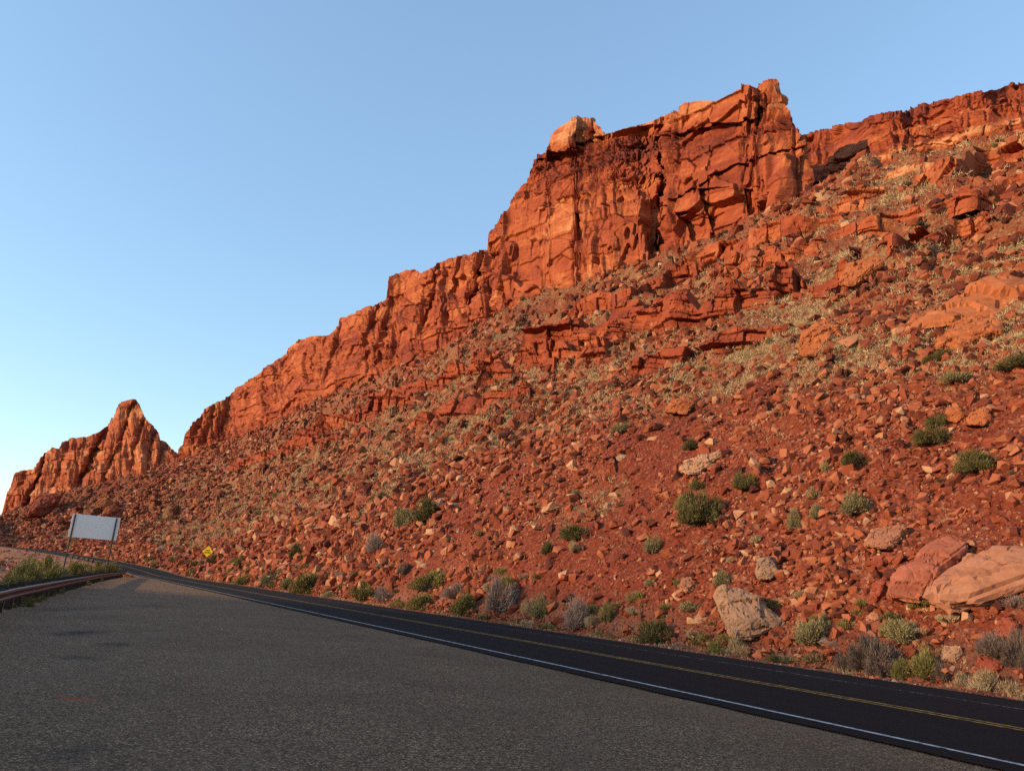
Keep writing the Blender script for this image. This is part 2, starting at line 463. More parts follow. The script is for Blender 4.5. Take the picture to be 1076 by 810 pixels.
# --- the main tower
tower_base = [(508, 342), (540, 325), (600, 304), (690, 270), (780, 243), (850, 206), (858, 203)]
tower_top = [(508, 268), (515, 264), (517, 240), (530, 226), (540, 202), (552, 192), (560, 177), (566, 166), (576, 158), (577, 146), (590, 131), (605, 124), (620, 122), (624, 127), (629, 133), (634, 141),
             (648, 137), (660, 133), (680, 130), (700, 122), (720, 109), (735, 105), (750, 105), (765, 99), (780, 92), (790, 91), (795, 95), (800, 88), (806, 85), (815, 83), (819, 95), (824, 108), (831, 120), (836, 137), (846, 146), (853, 165), (858, 190)]
def jag(U, V, seed, amp=3.0):
    return .7*amp*fbm(np.stack([U*.05, V*.06, U*0], -1), 3, seed)
def edge(x): return sstep(-.5, .5, x)           # a set-back seen edge on
def tower_depth(U, V, Fr):
    n1, n2 = jag(U, V, 401), jag(U, V, 402)
    Uj, Vj = U+n1, V+n2
    ledge = np.interp(U, [508, 540, 560, 610, 650, 690], [275, 256, 245, 224, 211, 204])      # top of the big left block
    left = edge(697-U-.4*n2)
    d = 3.5*left*edge(ledge-Vj)
    d += 2.2*left*edge(ledge-22-V-1.5*n1)
    d += 2.5*left*edge(ledge-48-V+.5*n2)
    d -= 2.0*left*edge(ledge-74-V+.5*n2)                        # rounded beds at the very top
    d += 6.5*left*sstep(669, 694, Uj)*sstep(195, 212, V)          # the block's right side turns into the recess
    d -= 2.0*left*edge(Uj-612-.25*(V-240))*edge(V-ledge-1)*sstep(668, 640, U)
    d += 2.6*left*bell(Uj, 608, 2.2)*edge(V-ledge)*sstep(262, 250, V)
    d -= 1.5*left*edge(Vj-np.interp(U, [540, 600, 690], [312, 292, 262]))      # foot beds stand proud
    # recess between the two halves
    d += 4.6*bell(Uj, 696, 5)*sstep(275, 262, V)
    d += 4.5*bell(Uj, 680, 18)*sstep(212, 196, V)
    right = edge(U-697-.4*n2)
    d += 3.2*right
    d += 1.6*right*edge(Uj-741-.22*(V-225))*sstep(783, 743, U)*edge(V-200+.3*n2)*edge(255-Vj)
    d += 1.6*right*edge(Uj-722-.5*(V-245))*sstep(752, 724, U)*edge(Vj-226)
    d += 1.6*right*edge(Uj-784-.15*(V-215))*sstep(812, 786, U)*edge(Vj-200)
    line = np.interp(U, [700, 730, 760, 800, 850], [216, 200, 181, 166, 150])                  # slanting overhang: the beds above stand proud
    d -= .9*right*edge(line-V+.8*n1)*edge(V-line+26+n2)
    d += 1.0*right*edge(line-26-V-n2)
    band = np.interp(U, [640, 700, 770, 840], [160, 150, 138, 130])                  # broken dark band under the cap
    d += 1.5*edge(band+8-Vj)*sstep(640, 690, U)
    d -= 1.9*edge(band-9-V-.7*n1)*edge(Uj-690)*edge(798-Uj)            # bright cap beds
    d += 3.0*bell(Uj, 798, 2.5)*edge(135-V)
    d -= 5.0*bell(U, 830, 13)*edge(Vj-163)*sstep(262, 240, V)                                    # pillar on the right corner
    d += 16*sstep(842, 859, U)                                                      # the corner turns away
    d -= 3.0*edge(606-Uj)*edge(160-Vj)                                    # knob on the left shoulder
    d += 3.0*bell(U, 622, 3)*edge(150-V)
    d += 9*sstep(530, 508, U)
    return d
def tower_rub(U, V, Fr):
    band = np.interp(U, [560, 640, 700, 770, 840], [178, 162, 152, 140, 132])
    r = .75*bell(V-band, 6, 16)+.7*bell(U, 675, 26)*sstep(215, 195, V)*sstep(135, 150, V)
    r = r-.15-1.0*bell(U, 630, 85)*sstep(205, 222, V)*sstep(300, 280, V)-.6*sstep(0, 14, band-10-V)-.5*sstep(700, 712, U)*sstep(190, 215, V)
    up = np.interp(U, [508, 560, 610, 690], [262, 240, 220, 206])
    r = r+.75*sstep(4, 18, up-V)*sstep(706, 690, U)
    return r+.5*sstep(-8, 6, V-np.interp(U, [540, 600, 690], [312, 292, 262]))
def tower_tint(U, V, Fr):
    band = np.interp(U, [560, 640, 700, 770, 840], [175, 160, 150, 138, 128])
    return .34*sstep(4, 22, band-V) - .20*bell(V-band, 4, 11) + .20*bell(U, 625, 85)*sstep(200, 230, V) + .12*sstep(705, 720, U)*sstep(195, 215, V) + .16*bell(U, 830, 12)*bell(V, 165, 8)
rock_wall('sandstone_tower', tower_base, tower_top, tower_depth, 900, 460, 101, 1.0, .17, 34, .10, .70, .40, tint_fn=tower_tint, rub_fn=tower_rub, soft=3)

# --- the long wall that runs down to the left of the tower
wall_base = [(187, 487), (240, 464), (300, 442), (350, 418), (400, 402), (450, 377), (500, 347), (530, 330)]
wall_top = [(187, 478), (190, 468), (197, 454), (207, 440), (215, 430), (224, 424), (240, 419), (248, 408), (258, 402), (270, 394), (282, 383), (290, 378), (302, 367), (315, 357), (330, 353), (346, 352), (352, 345),
            (356, 334), (364, 333), (380, 325), (400, 315), (406, 311), (411, 293), (424, 283), (437, 283), (441, 289), (452, 282), (468, 272), (484, 270), (500, 266), (520, 262), (530, 262)]
def wall_depth(U, V, Fr):
    d = 2.6*np.sin(U*.11)*Fr+1.8*np.sin(U*.047+1)
    for c, w, a in ((447, 4, 4), (476, 5, 5), (404, 6, 4), (347, 3, 3), (310, 4, 4), (290, 5, 3), (262, 3, 3), (240, 4, 3.5), (222, 3, 3), (208, 3, 3), (385, 3, 3), (497, 3, 5)):
        d = d+a*bell(U+.25*(V-400), c+.25*(np.interp(c, [187, 530], [460, 300])-400), w)*sstep(.22, .5, Fr)
    d = d+7*sstep(205, 188, U)
    d = d+1.2*edge(60*(Fr-.25-.1*np.sin(U*.037))+.8*jag(U, V, 413))
    led = np.interp(U, [187, 350, 420, 530], [.42, .5, .5, .4])
    d = d+2.6*edge(60*(Fr-led-.10*np.sin(U*.05))+.5*jag(U, V, 411))+1.6*edge(60*(Fr-led-.22-.08*np.sin(U*.083+2))+.6*jag(U, V, 412))
    return d
rock_wall('sandstone_ridge', wall_base, wall_top, wall_depth, 900, 300, 202, .95, .10, 26, .22, .75, .44, tint_fn=lambda U, V, Fr: .10*sstep(.55, .9, Fr)-.10*sstep(.35, .15, Fr), rub_fn=lambda U, V, Fr: .18+.25*sstep(.45, .2, Fr), soft=1)

# --- the mesa behind the tower, on to the right and out of the frame
mesa_base = [(838, 206), (870, 192), (900, 184), (1000, 155), (1076, 135), (1200, 108), (1330, 82)]
mesa_top = [(838, 143), (850, 140), (870, 136), (885, 131), (900, 128), (915, 122), (932, 118), (950, 116), (963, 113), (980, 108), (1000, 104), (1015, 98), (1030, 96), (1050, 91), (1076, 87), (1120, 75), (1200, 62), (1330, 40)]
def mesa_rub(U, V, Fr): return .25-.6*bell(Fr, .47, .05)
def mesa_depth(U, V, Fr):
    d = 16+10*sstep(960, 850, U)+0*V
    d = d+5.5*edge(50*(Fr-.53)+.4*jag(U, V, 421))+4.0*edge(50*(Fr-.74)+.4*jag(U, V, 422))
    d = d+3*np.sin(U*.06)*Fr+2.5*bell(U, 955, 5)*Fr
    return d
rock_wall('sandstone_mesa', mesa_base, mesa_top, mesa_depth, 620, 240, 303, .62, .22, 40, .3, .9, .36, tint_fn=lambda U, V, Fr: .45*bell(Fr, .48, .045)*sstep(880, 930, U), under=30, rub_fn=mesa_rub)

# --- the pointed butte far down the road
butte_base = [(3, 541), (30, 533), (60, 520), (100, 510), (150, 498), (190, 486)]
butte_top = [(3, 540), (7, 530), (9, 516), (14, 503), (18, 496), (25, 493), (36, 492), (44, 480), (49, 474), (55, 471), (61, 472), (66, 466), (75, 462), (90, 458), (104, 452), (112, 446), (119, 438), (122, 428), (127, 421), (135, 418.5), (142, 421),
             (147, 428), (150, 437), (156, 442), (161, 448), (167, 455), (168, 462), (173, 463), (179, 470), (185, 478), (190, 485)]
def butte_depth(U, V, Fr):
    d = 0*U
    for c, w, a, s_ in ((47, 2.4, 9, .35), (98, 4, 12, .45), (32, 2, 4, .35), (141, 3, 6, .30), (158, 3, 7, .25), (120, 3, 6, .40), (68, 3, 4, .4), (170, 2.5, 6, .2)):
        d = d+.8*a*bell(U+s_*(V-480)+jag(U, V, 433), c, w)*sstep(.08, .3, Fr)
    d = d+2.5*edge(50*(Fr-.8)+.5*jag(U, V, 434))+2.5*edge(50*(Fr-.33)+.6*jag(U, V, 432))+3*edge(50*(Fr-.55)+.5*jag(U, V, 431))*bell(U, 130, 40)
    d = d+8*sstep(150, 186, U)*Fr+10*sstep(20, 5, U)
    d = d-7*bell(U, 152, 7)*bell(Fr, .2, .25)-6*bell(U, 165, 6)*bell(Fr, .3, .3)
    return d
rock_wall('pointed_sandstone_butte', butte_base, butte_top, butte_depth, 520, 260, 404, 1.25, .03, 40, .45, .6, .62, rub_fn=lambda U, V, Fr: -.25+0*U, under=9)
print('cliffs', round(time.time()-T0, 1))

# --- low ledges cropping out of the slope
def ledge(base, top, seed, dep=0.0, tint0=.42, nu=260, nw=60):
    base = np.array(base, float); top = np.array(top, float)
    u0, u1 = base[0, 0], base[-1, 0]; us = np.linspace(u0, u1, nu)
    vb = np.interp(us, base[:, 0], base[:, 1]); vt = np.interp(us, top[:, 0], top[:, 1])
    foot = np.array([hit(a, b)[0] for a, b in zip(us[::6], vb[::6])])
    rr = np.hypot(foot[:, 0], foot[:, 1])
    for _ in range(6): rr[1:-1] = (rr[:-2]+rr[1:-1]*2+rr[2:])/4
    r_foot = np.interp(us, us[::6], rr)
    endf = sstep(0, .06, (us-u0)/(u1-u0))*sstep(1, .94, (us-u0)/(u1-u0))
    fs = np.linspace(0, 1, nw); U, Fr = np.meshgrid(us, fs, indexing='ij')
    brk = fbm(np.stack([us*.035, us*0, us*0], -1), 4, seed+90)
    vt = vb+(vt-vb)*endf*np.clip(.90+.8*brk, -.1, 1.1)
    V = (vb+15)[:, None]*(1-Fr)+vt[:, None]*Fr
    D = ray(U, V); D = D/np.hypot(D[..., 0], D[..., 1])[..., None]
    Rr = r_foot[:, None]-.6+.10*Fr*((vb-vt)[:, None])*r_foot[:, None]/PF
    P = D*Rr[..., None]; P[..., 2] += CAMH
    Pm = P.mean(1); al = np.concatenate([[0], np.cumsum(np.linalg.norm(np.diff(Pm[:, :2], axis=0), axis=1))])
    Q = np.stack([np.broadcast_to(al[:, None], U.shape), np.zeros(U.shape), P[..., 2]+.2*al[:, None]], -1)
    Q = Q+.35*fbm(Q*.15, 2, seed)[..., None]
    d = np.zeros(U.shape); tint = np.full(U.shape, tint0)
    for L_, H_, a_, sd, jw in ((7, 3.2, 1.5, 11, .2), (2.6, 1.5, .55, 22, .12), (1.0, .6, .17, 33, .07)):
        r, e, k, kb = bricks(Q[..., 0], Q[..., 2], L_, H_, seed+sd, .2, .12); d += a_*(r*.6-.45*sstep(jw, 0, e)*sstep(.3, .7, k)); tint += (k-.5)*.22+(kb-.5)*.1
    d += .5*fbm(Q*.3, 4, seed+5)
    nrm = -Pm[:, :2]/np.linalg.norm(Pm[:, :2], axis=1, keepdims=True)
    nrm = nrm*.7+np.array(-nD)*.7; nrm /= np.linalg.norm(nrm, axis=1, keepdims=True)
    d = np.clip(d, -1.0, 1.1)*endf[:, None]
    P[..., 0] += nrm[:, None, 0]*d; P[..., 1] += nrm[:, None, 1]*d
    bx = np.array([.06, .2, .5, 1.]); e_ = P[:, -1:, :]
    BK = np.concatenate([e_[..., :2]-nrm[:, None, :]*(9*bx)[None, :, None], e_[..., 2:]+(np.array([.1, .1, -.6, -5.0]))[None, :, None]], -1)
    A = np.concatenate([P, BK], 1)
    tint = np.concatenate([tint, np.full((nu, 4), tint0+.1)], 1)
    o = link('rock_ledge', np_mesh('rock_ledge', A.reshape(-1, 3), grid_faces(nu, nw+4), M_CLIFF, {'tint': np.clip(tint, 0, 1)}))
    tag(o, kind='structure')

# pixel of the photograph -> point of the hillside
_su, _sv = TU[::2, ::2], TV[::2, ::2]; _sp = TP[::2, ::2]; _sd = TD[::2, ::2]
_cell = {}
_ii, _jj = np.nonzero((_su > -120) & (_su < 1250))
for i, j in zip(_ii.tolist(), _jj.tolist()):
    k = (int(_su[i, j]//4), int(_sv[i, j]//4)); c = _cell.get(k)
    if c is None or _sd[i, j] < c[0]: _cell[k] = (_sd[i, j], i, j)
def hit(u, v):
    """nearest hillside point seen at this pixel: position, distance"""
    ku, kv = int(u//4), int(v//4)
    for rad in range(0, 12):
        best = None
        for a in range(-rad, rad+1):
            for b in range(-rad, rad+1):
                c = _cell.get((ku+a, kv+b))
                if c is not None:
                    d = (_su[c[1], c[2]]-u)**2+(_sv[c[1], c[2]]-v)**2
                    if best is None or d < best[0]: best = (d, c)
        if best is not None:
            _, i, j = best[1]
            return _sp[i, j].copy(), float(_sd[i, j])
    return np.array([0, 50., 0]), 50.

ledge([(622, 372), (660, 352), (720, 345), (800, 318), (850, 304), (900, 296)], [(622, 350), (660, 333), (720, 308), (800, 287), (850, 278), (900, 268)], 611, nu=420, tint0=.40)
ledge([(540, 385), (580, 372), (620, 360), (660, 345), (700, 330)], [(540, 352), (580, 345), (620, 332), (660, 316), (700, 306)], 622, nu=300, tint0=.38)
ledge([(845, 262), (880, 250), (930, 238), (990, 222), (1076, 196), (1150, 180)], [(845, 248), (880, 237), (930, 224), (990, 205), (1076, 178), (1150, 160)], 633, nu=420, nw=40, tint0=.5)
ledge([(760, 290), (800, 276), (860, 262)], [(760, 268), (800, 256), (860, 245)], 644, nu=200, nw=40, tint0=.5)
ledge([(870, 222), (920, 206), (990, 188), (1076, 164), (1150, 148)], [(870, 212), (920, 195), (990, 172), (1076, 150), (1150, 132)], 655, nu=360, nw=36, tint0=.62)
ledge([(300, 468), (340, 452), (400, 432), (440, 415), (480, 398), (520, 385)], [(300, 455), (340, 436), (400, 414), (440, 398), (480, 378), (520, 362)], 666, nu=360, nw=40, tint0=.36)
ledge([(590, 338), (640, 322), (700, 300), (760, 282)], [(590, 326), (640, 308), (700, 286), (760, 270)], 677, nu=300, nw=36, tint0=.40)
ledge([(500, 402), (540, 392), (590, 380), (640, 374)], [(500, 380), (540, 368), (590, 356), (640, 356)], 688, nu=260, nw=40, tint0=.36)
ledge([(880, 276), (940, 262), (1000, 250), (1076, 232), (1150, 216)], [(880, 266), (940, 250), (1000, 238), (1076, 220), (1150, 204)], 699, nu=340, nw=34, tint0=.46)
ledge([(660, 392), (720, 376), (790, 356), (840, 340)], [(660, 382), (720, 362), (790, 340), (840, 328)], 711, nu=260, nw=34, tint0=.38)
ledge([(240, 492), (290, 478), (340, 464), (390, 452)], [(240, 483), (290, 466), (340, 453), (390, 442)], 722, nu=260, nw=34, tint0=.34)
ledge([(420, 452), (470, 436), (520, 420), (560, 410)], [(420, 443), (470, 424), (520, 407), (560, 400)], 733, nu=240, nw=34, tint0=.36)
ledge([(960, 196), (1020, 180), (1076, 166), (1150, 150)], [(960, 184), (1020, 166), (1076, 152), (1150, 136)], 744, nu=260, nw=34, tint0=.5)
ledge([(700, 290), (760, 270), (830, 246), (890, 232)], [(700, 280), (760, 256), (830, 232), (890, 222)], 755, nu=300, nw=34, tint0=.45)
ledge([(900, 194), (960, 180), (1020, 163), (1076, 146), (1150, 126)], [(900, 188), (960, 172), (1020, 154), (1076, 136), (1150, 116)], 766, nu=300, nw=30, tint0=.92)
print('ledges', round(time.time()-T0, 1))

# ------------------------------------------------------------------ road, pull-out, markings
def asphalt_new():
    m, nt, bs = mat('new_asphalt'); bs.inputs['Roughness'].default_value = .9; bs.inputs['Specular IOR Level'].default_value = .12
    P = position(nt)
    q = attr(nt, 'q')
    cmb = N(nt, 'ShaderNodeCombineXYZ'); nt.links.new(q, cmb.inputs['X']); l = attr(nt, 'l')
    sc_ = nt.nodes.new('ShaderNodeMath'); sc_.operation = 'MULTIPLY'; nt.links.new(l, sc_.inputs[0]); sc_.inputs[1].default_value = .03; nt.links.new(sc_.outputs[0], cmb.inputs['Y'])
    lane = noise(nt, cmb.outputs[0], 1.6, 4, .6)
    fine = noise(nt, P, 40, 3, .7)
    r = ramp(nt, [(.3, (.0045, .0043, .0046)), (.55, (.0075, .0072, .0073)), (.8, (.013, .012, .0115))]); nt.links.new(lane, r.inputs['Fac'])
    c = mixc(nt, maprange(nt, fine, .45, .75, 0, .5), r.outputs['Color'], (.021, .019, .018))
    nt.links.new(c, bs.inputs['Base Color']); bump(nt, fine, .01, .5, bs)
    return m
def dist_mask(nt, P, pt, sx, sy, rot):
    mp = N(nt, 'ShaderNodeMapping'); mp.vector_type = 'TEXTURE'; nt.links.new(P, mp.inputs['Vector'])
    mp.inputs['Location'].default_value = pt; mp.inputs['Rotation'].default_value = (0, 0, rot); mp.inputs['Scale'].default_value = (sx, sy, 1)
    ln = N(nt, 'ShaderNodeVectorMath', operation='LENGTH'); nt.links.new(mp.outputs['Vector'], ln.inputs[0])
    return maprange(nt, ln.outputs['Value'], 1.0, .25)
def flat_pt(u, v, z=0.0):
    d = ray(u, v); k = (z-CAMH)/d[2]; return (float(d[0]*k), float(d[1]*k), z)
def asphalt_old():
    m, nt, bs = mat('weathered_asphalt'); bs.inputs['Roughness'].default_value = .9; bs.inputs['Specular IOR Level'].default_value = .15
    P = position(nt)
    v = N(nt, 'ShaderNodeTexVoronoi', Scale=62.0); nt.links.new(P, v.inputs['Vector'])
    sep = N(nt, 'ShaderNodeSeparateColor'); nt.links.new(v.outputs['Color'], sep.inputs[0])
    chips = ramp(nt, [(0, (.028, .016, .010)), (.35, (.098, .056, .030)), (.7, (.215, .122, .064)), (.9, (.42, .24, .128)), (1, (.72, .44, .25))]); nt.links.new(sep.outputs[0], chips.inputs['Fac'])
    n1 = noise(nt, P, .35, 6, .62); n2 = noise(nt, P, 3.5, 5, .65)
    c = mixc(nt, maprange(nt, n1, .35, .7, .0, .58), chips.outputs['Color'], (.10, .058, .033))
    c = mixc(nt, maprange(nt, n2, .5, .75, 0, .30), c, (.25, .148, .086))
    for (u, vv, sx, sy, k) in ((84, 664, .55, 1.5, .85), (120, 676, .5, .7, .6), (85, 690, .6, .5, .55), (75, 790, .35, .5, .45), (160, 636, 1.0, 1.8, .4), (60, 640, .8, 3.0, .4)):
        mk = dist_mask(nt, P, flat_pt(u, vv), sx, sy, 0.0)
        mm = nt.nodes.new('ShaderNodeMath'); mm.operation = 'MULTIPLY'; nt.links.new(mk, mm.inputs[0]); nt.links.new(maprange(nt, noise(nt, P, 5, 4, .7), .36, .52, 0, min(1, k*1.15)), mm.inputs[1])
        c = mixc(nt, mm.outputs[0], c, (.024, .020, .019))
    vc = N(nt, 'ShaderNodeTexVoronoi', Scale=.22, feature='DISTANCE_TO_EDGE')
    wv = N(nt, 'ShaderNodeVectorMath', operation='MULTIPLY_ADD'); nz = N(nt, 'ShaderNodeTexNoise', Scale=1.1, Detail=5.0, Roughness=.7); nt.links.new(P, nz.inputs['Vector'])
    nt.links.new(nz.outputs['Color'], wv.inputs[0]); wv.inputs[1].default_value = (1.6, 1.6, 0); nt.links.new(P, wv.inputs[2]); nt.links.new(wv.outputs[0], vc.inputs['Vector'])
    cm = nt.nodes.new('ShaderNodeMath'); cm.operation = 'MULTIPLY'; nt.links.new(maprange(nt, vc.outputs['Distance'], .006, .0, 0, .6), cm.inputs[0]); nt.links.new(maprange(nt, noise(nt, P, .5, 3), .5, .62), cm.inputs[1])
    c = mixc(nt, cm.outputs[0], c, (.018, .015, .014))
    dust = maprange(nt, noise(nt, mapping(nt, P, (.5, .12, 1)), 1.0, 5, .65), .52, .72, 0, .4)
    c = mixc(nt, dust, c, (.19, .12, .085))
    mk = dist_mask(nt, P, flat_pt(82, 733), .30, .13, .1)
    mm = nt.nodes.new('ShaderNodeMath'); mm.operation = 'MULTIPLY'; nt.links.new(mk, mm.inputs[0]); nt.links.new(maprange(nt, noise(nt, P, 14, 3, .7), .36, .5, 0, .9), mm.inputs[1])
    c = mixc(nt, mm.outputs[0], c, (.42, .05, .022))
    nt.links.new(c, bs.inputs['Base Color'])
    h = nt.nodes.new('ShaderNodeMath'); h.operation = 'ADD'; nt.links.new(v.outputs['Distance'], h.inputs[0]); nt.links.new(noise(nt, P, 12, 4), h.inputs[1])
    bump(nt, h.outputs[0], .012, .7, bs)
    return m
def paint(name, col, wear, under=(.02, .019, .02)):
    m, nt, bs = mat(name); bs.inputs['Roughness'].default_value = .7
    P = position(nt)
    c = mixc(nt, maprange(nt, noise(nt, P, 7, 6, .75), wear-.12, wear+.12), under, col)
    nt.links.new(c, bs.inputs['Base Color']); return m
def strip(name, l0, l1, qa, qb, dz, m, nl=600, nq=2, wav=0.0, seed=0):
    ls = np.linspace(l0, l1, nl); f = np.linspace(0, 1, nq)
    a = np.broadcast_to(np.asarray(qa, float), ls.shape).copy(); b = np.broadcast_to(np.asarray(qb, float), ls.shape).copy()
    if wav:
        w = wav*fbm(np.stack([ls*.9, ls*0, ls*0], -1), 5, seed); a = a+w
        b = b+.6*wav*fbm(np.stack([ls*.8, ls*0+5, ls*0], -1), 5, seed+3)
    Lq, Fq = np.meshgrid(ls, f, indexing='ij'); Qq = a[:, None]*(1-Fq)+b[:, None]*Fq
    P = road_pt(Lq, Qq, dz)
    me = np_mesh(name, P.reshape(-1, 3), grid_faces(nl, nq)[:, ::-1], m, {'q': Qq, 'l': Lq})
    o = link(name, me); tag(o, kind='structure'); return o
M_ROAD, M_LOT = asphalt_new(), asphalt_old()
strip('road', -70, 330, -10.9, -1.45, .012, M_ROAD, 900, 6, .035, 3)
# the pull-out between the guardrail and the road
ls = np.linspace(-45, 119, 500); f = np.linspace(0, 1, 12)
ql = rail_t(ls)-TOE-.55+.10*fbm(np.stack([ls*.7, ls*0, ls*0], -1), 4, 17); ql = np.where(ls > 112, np.interp(ls, [112, 119], [ql[ls <= 112][-1], -10.9]), ql)
Lq, Fq = np.meshgrid(ls, f, indexing='ij'); Qq = ql[:, None]*(1-Fq)-10.6*Fq
P = road_pt(Lq, Qq, -.012)
tag(link('parking_pullout', np_mesh('parking_pullout', P.reshape(-1, 3), grid_faces(500, 12)[:, ::-1], M_LOT)), kind='structure')
M_WHITE, M_YEL, M_WORN = paint('white_road_paint', (.52, .51, .48), .43), paint('yellow_road_paint', (.50, .28, .05), .50), paint('worn_white_road_paint', (.40, .40, .39), .60)
strip('edge_line', -70, 330, -10.35, -10.24, .017, M_WHITE, 900)
strip('centre_line', -70, 330, -6.98, -6.87, .017, M_YEL, 900)
strip('centre_line', -70, 330, -6.72, -6.61, .017, M_YEL, 900)
strip('edge_line', -70, 330, -3.55, -3.46, .017, M_WORN, 900)
strip('edge_line', -70, 330, -1.66, -1.56, .017, M_WORN, 900)

# ------------------------------------------------------------------ guardrail
def flat_mat(name, col, rough=.8, metal=0.0, col2=None, scale=3.0, bmp=0.0):
    m, nt, bs = mat(name); bs.inputs['Roughness'].default_value = rough; bs.inputs['Metallic'].default_value = metal
    P = position(nt)
    n = noise(nt, P, scale, 6, .65)
    c2 = col2 or tuple(x*.6 for x in col)
    r = ramp(nt, [(.35, col2 or c2), (.65, col)]); nt.links.new(n, r.inputs['Fac']); nt.links.new(r.outputs['Color'], bs.inputs['Base Color'])
    if bmp: bump(nt, n, bmp, .6, bs)
    return m
M_RUST = flat_mat('rusty_steel', (.115, .098, .092), .42, .4, (.070, .052, .047), 2.2, .004)
M_WOOD = flat_mat('dark_timber', (.055, .036, .028), .9, 0, (.025, .017, .014), 6, .01)
M_GALV = flat_mat('galvanised_steel', (.20, .20, .20), .55, .4, (.12, .12, .12), 4)

def sweep(path_xyz, prof, side):
    """profile [(out, up)] swept along a path; side = (n,2) unit plan vectors"""
    P = np.array(path_xyz); n = len(P); k = len(prof); V = np.zeros((n, k, 3))
    for j, (o_, z_) in enumerate(prof):
        V[:, j, :2] = P[:, :2]+side*o_; V[:, j, 2] = P[:, 2]+z_
    Fc = []
    for i in range(n-1):
        for j in range(k):
            a, b = i*k+j, i*k+(j+1) % k
            Fc.append((a, b, b+k, a+k))
    return V.reshape(-1, 3), np.array(Fc)
def box_mesh(name, sx, sy, sz, m, bev=.01, z0=0.0):
    bm = bmesh.new(); bmesh.ops.create_cube(bm, size=1)
    for v in bm.verts: v.co = (v.co.x*sx, v.co.y*sy, (v.co.z+.5)*sz+z0)
    if bev: bmesh.ops.bevel(bm, geom=list(bm.edges), offset=bev, segments=1, affect='EDGES')
    me = bpy.data.meshes.new(name); bm.to_mesh(me); bm.free(); me.materials.append(m); return me
front = [(0, -.155), (.055, -.13), (.075, -.085), (.07, -.06), (.012, -.015), (.012, .015), (.07, .06), (.075, .085), (.055, .13), (0, .155)]
W_PROF = front+[(o-.006, z) for o, z in front[::-1]]
def guardrail(label, pts_xy, zs, pitch=1.905, top=.82):
    pts_xy = np.array(pts_xy); tan = np.gradient(pts_xy, axis=0); tan /= np.linalg.norm(tan, axis=1, keepdims=True)
    side = np.stack([tan[:, 1], -tan[:, 0]], -1)
    root = empty('guardrail', (*pts_xy[0], zs[0])); tag(root, label, 'guardrail')
    P = np.concatenate([pts_xy, (zs+.555)[:, None]], 1)-np.array(root.location)[None, :]
    V, Fc = sweep(P, W_PROF, side)
    o = link('rail', np_mesh('rail', V, Fc, M_RUST), root)
    d = np.concatenate([[0], np.cumsum(np.linalg.norm(np.diff(pts_xy, axis=0), axis=1))])
    pm = box_mesh('post', .2, .2, top+.38, M_WOOD, .012, -.38); bm_ = box_mesh('block', .19, .16, .34, M_WOOD, .008, .39)
    # rounded end piece
    e = P[-1]; ang = math.atan2(tan[-1, 1], tan[-1, 0])
    arc = np.array([[e[0]+tan[-1, 0]*x-side[-1, 0]*y, e[1]+tan[-1, 1]*x-side[-1, 1]*y, e[2]] for x, y in ((0, 0), (.2, .02), (.36, .1), (.42, .24), (.34, .38))])
    t2 = np.gradient(arc[:, :2], axis=0); t2 /= np.linalg.norm(t2, axis=1, keepdims=True)
    V, Fc = sweep(arc, W_PROF, np.stack([t2[:, 1], -t2[:, 0]], -1)); link('end_piece', np_mesh('end_piece', V, Fc, M_RUST), root)
    for x in np.arange(.4, d[-1], pitch):
        c = np.array([np.interp(x, d, P[:, 0]), np.interp(x, d, P[:, 1])]); a = np.array([np.interp(x, d, side[:, 0]), np.interp(x, d, side[:, 1])])
        z = np.interp(x, d, P[:, 2])-.555
        rz = math.atan2(-a[0], a[1])+random.uniform(-.03, .03)
        for nm, mesh, off in (('post', pm, -.27), ('block', bm_, -.09)):
            q = link(nm, mesh, root); q.location = (c[0]+a[0]*off, c[1]+a[1]*off, z+random.uniform(-.02, .02)); q.rotation_euler = (random.uniform(-.015, .015), random.uniform(-.015, .015), rz)
    return root
ss = np.linspace(6, 112, 160); pts = st2xy(ss, rail_t(ss))
guardrail('long rusty steel guardrail on dark timber posts along the edge of the pull-out', pts, np.zeros(160)-.02)
ls = np.linspace(150, 215, 120); pp = road_pt(ls, np.full(120, -12.3))
guardrail('distant dark guardrail on the bend of the road behind the sign', pp[:, :2], pp[:, 2]-.05, 3.81, .66)

# ------------------------------------------------------------------ signs
M_SIGN = flat_mat('bare_aluminium', (.90, .86, .79), .6, 0, (.85, .81, .745), .5)
M_POST = flat_mat('brown_steel_post', (.13, .105, .09), .7, .3, (.08, .06, .05), 3)
c0 = ray(99.6, 553.8); c0 = c0/np.hypot(c0[0], c0[1])*100.0
SW, SH = 4.95, 2.62
root = empty('road_sign', (c0[0], c0[1], float(-.9)), -AZ)
root.rotation_euler = (0, 0, -AZ)          # the face looks up the road, its back to the pull-out
tag(root, 'large rectangular road sign, blank pale back toward us, on two posts behind the guardrail', 'road sign')
zc = c0[2]+CAMH+.9
bm = bmesh.new(); bmesh.ops.create_cube(bm, size=1)
for v in bm.verts: v.co = (v.co.x*SW, v.co.y*.05, v.co.z*SH+zc)
bmesh.ops.bevel(bm, geom=list(bm.edges), offset=.01, segments=1, affect='EDGES')
me = bpy.data.meshes.new('panel'); bm.to_mesh(me); bm.free(); me.materials.append(M_SIGN); link('panel', me, root)
for x in (-.445*SW, .42*SW):
    me = box_mesh('post', .16, .14, zc+SH/2-.05, M_POST, .01); o = link('post', me, root); o.location = (x, -.10, 0)

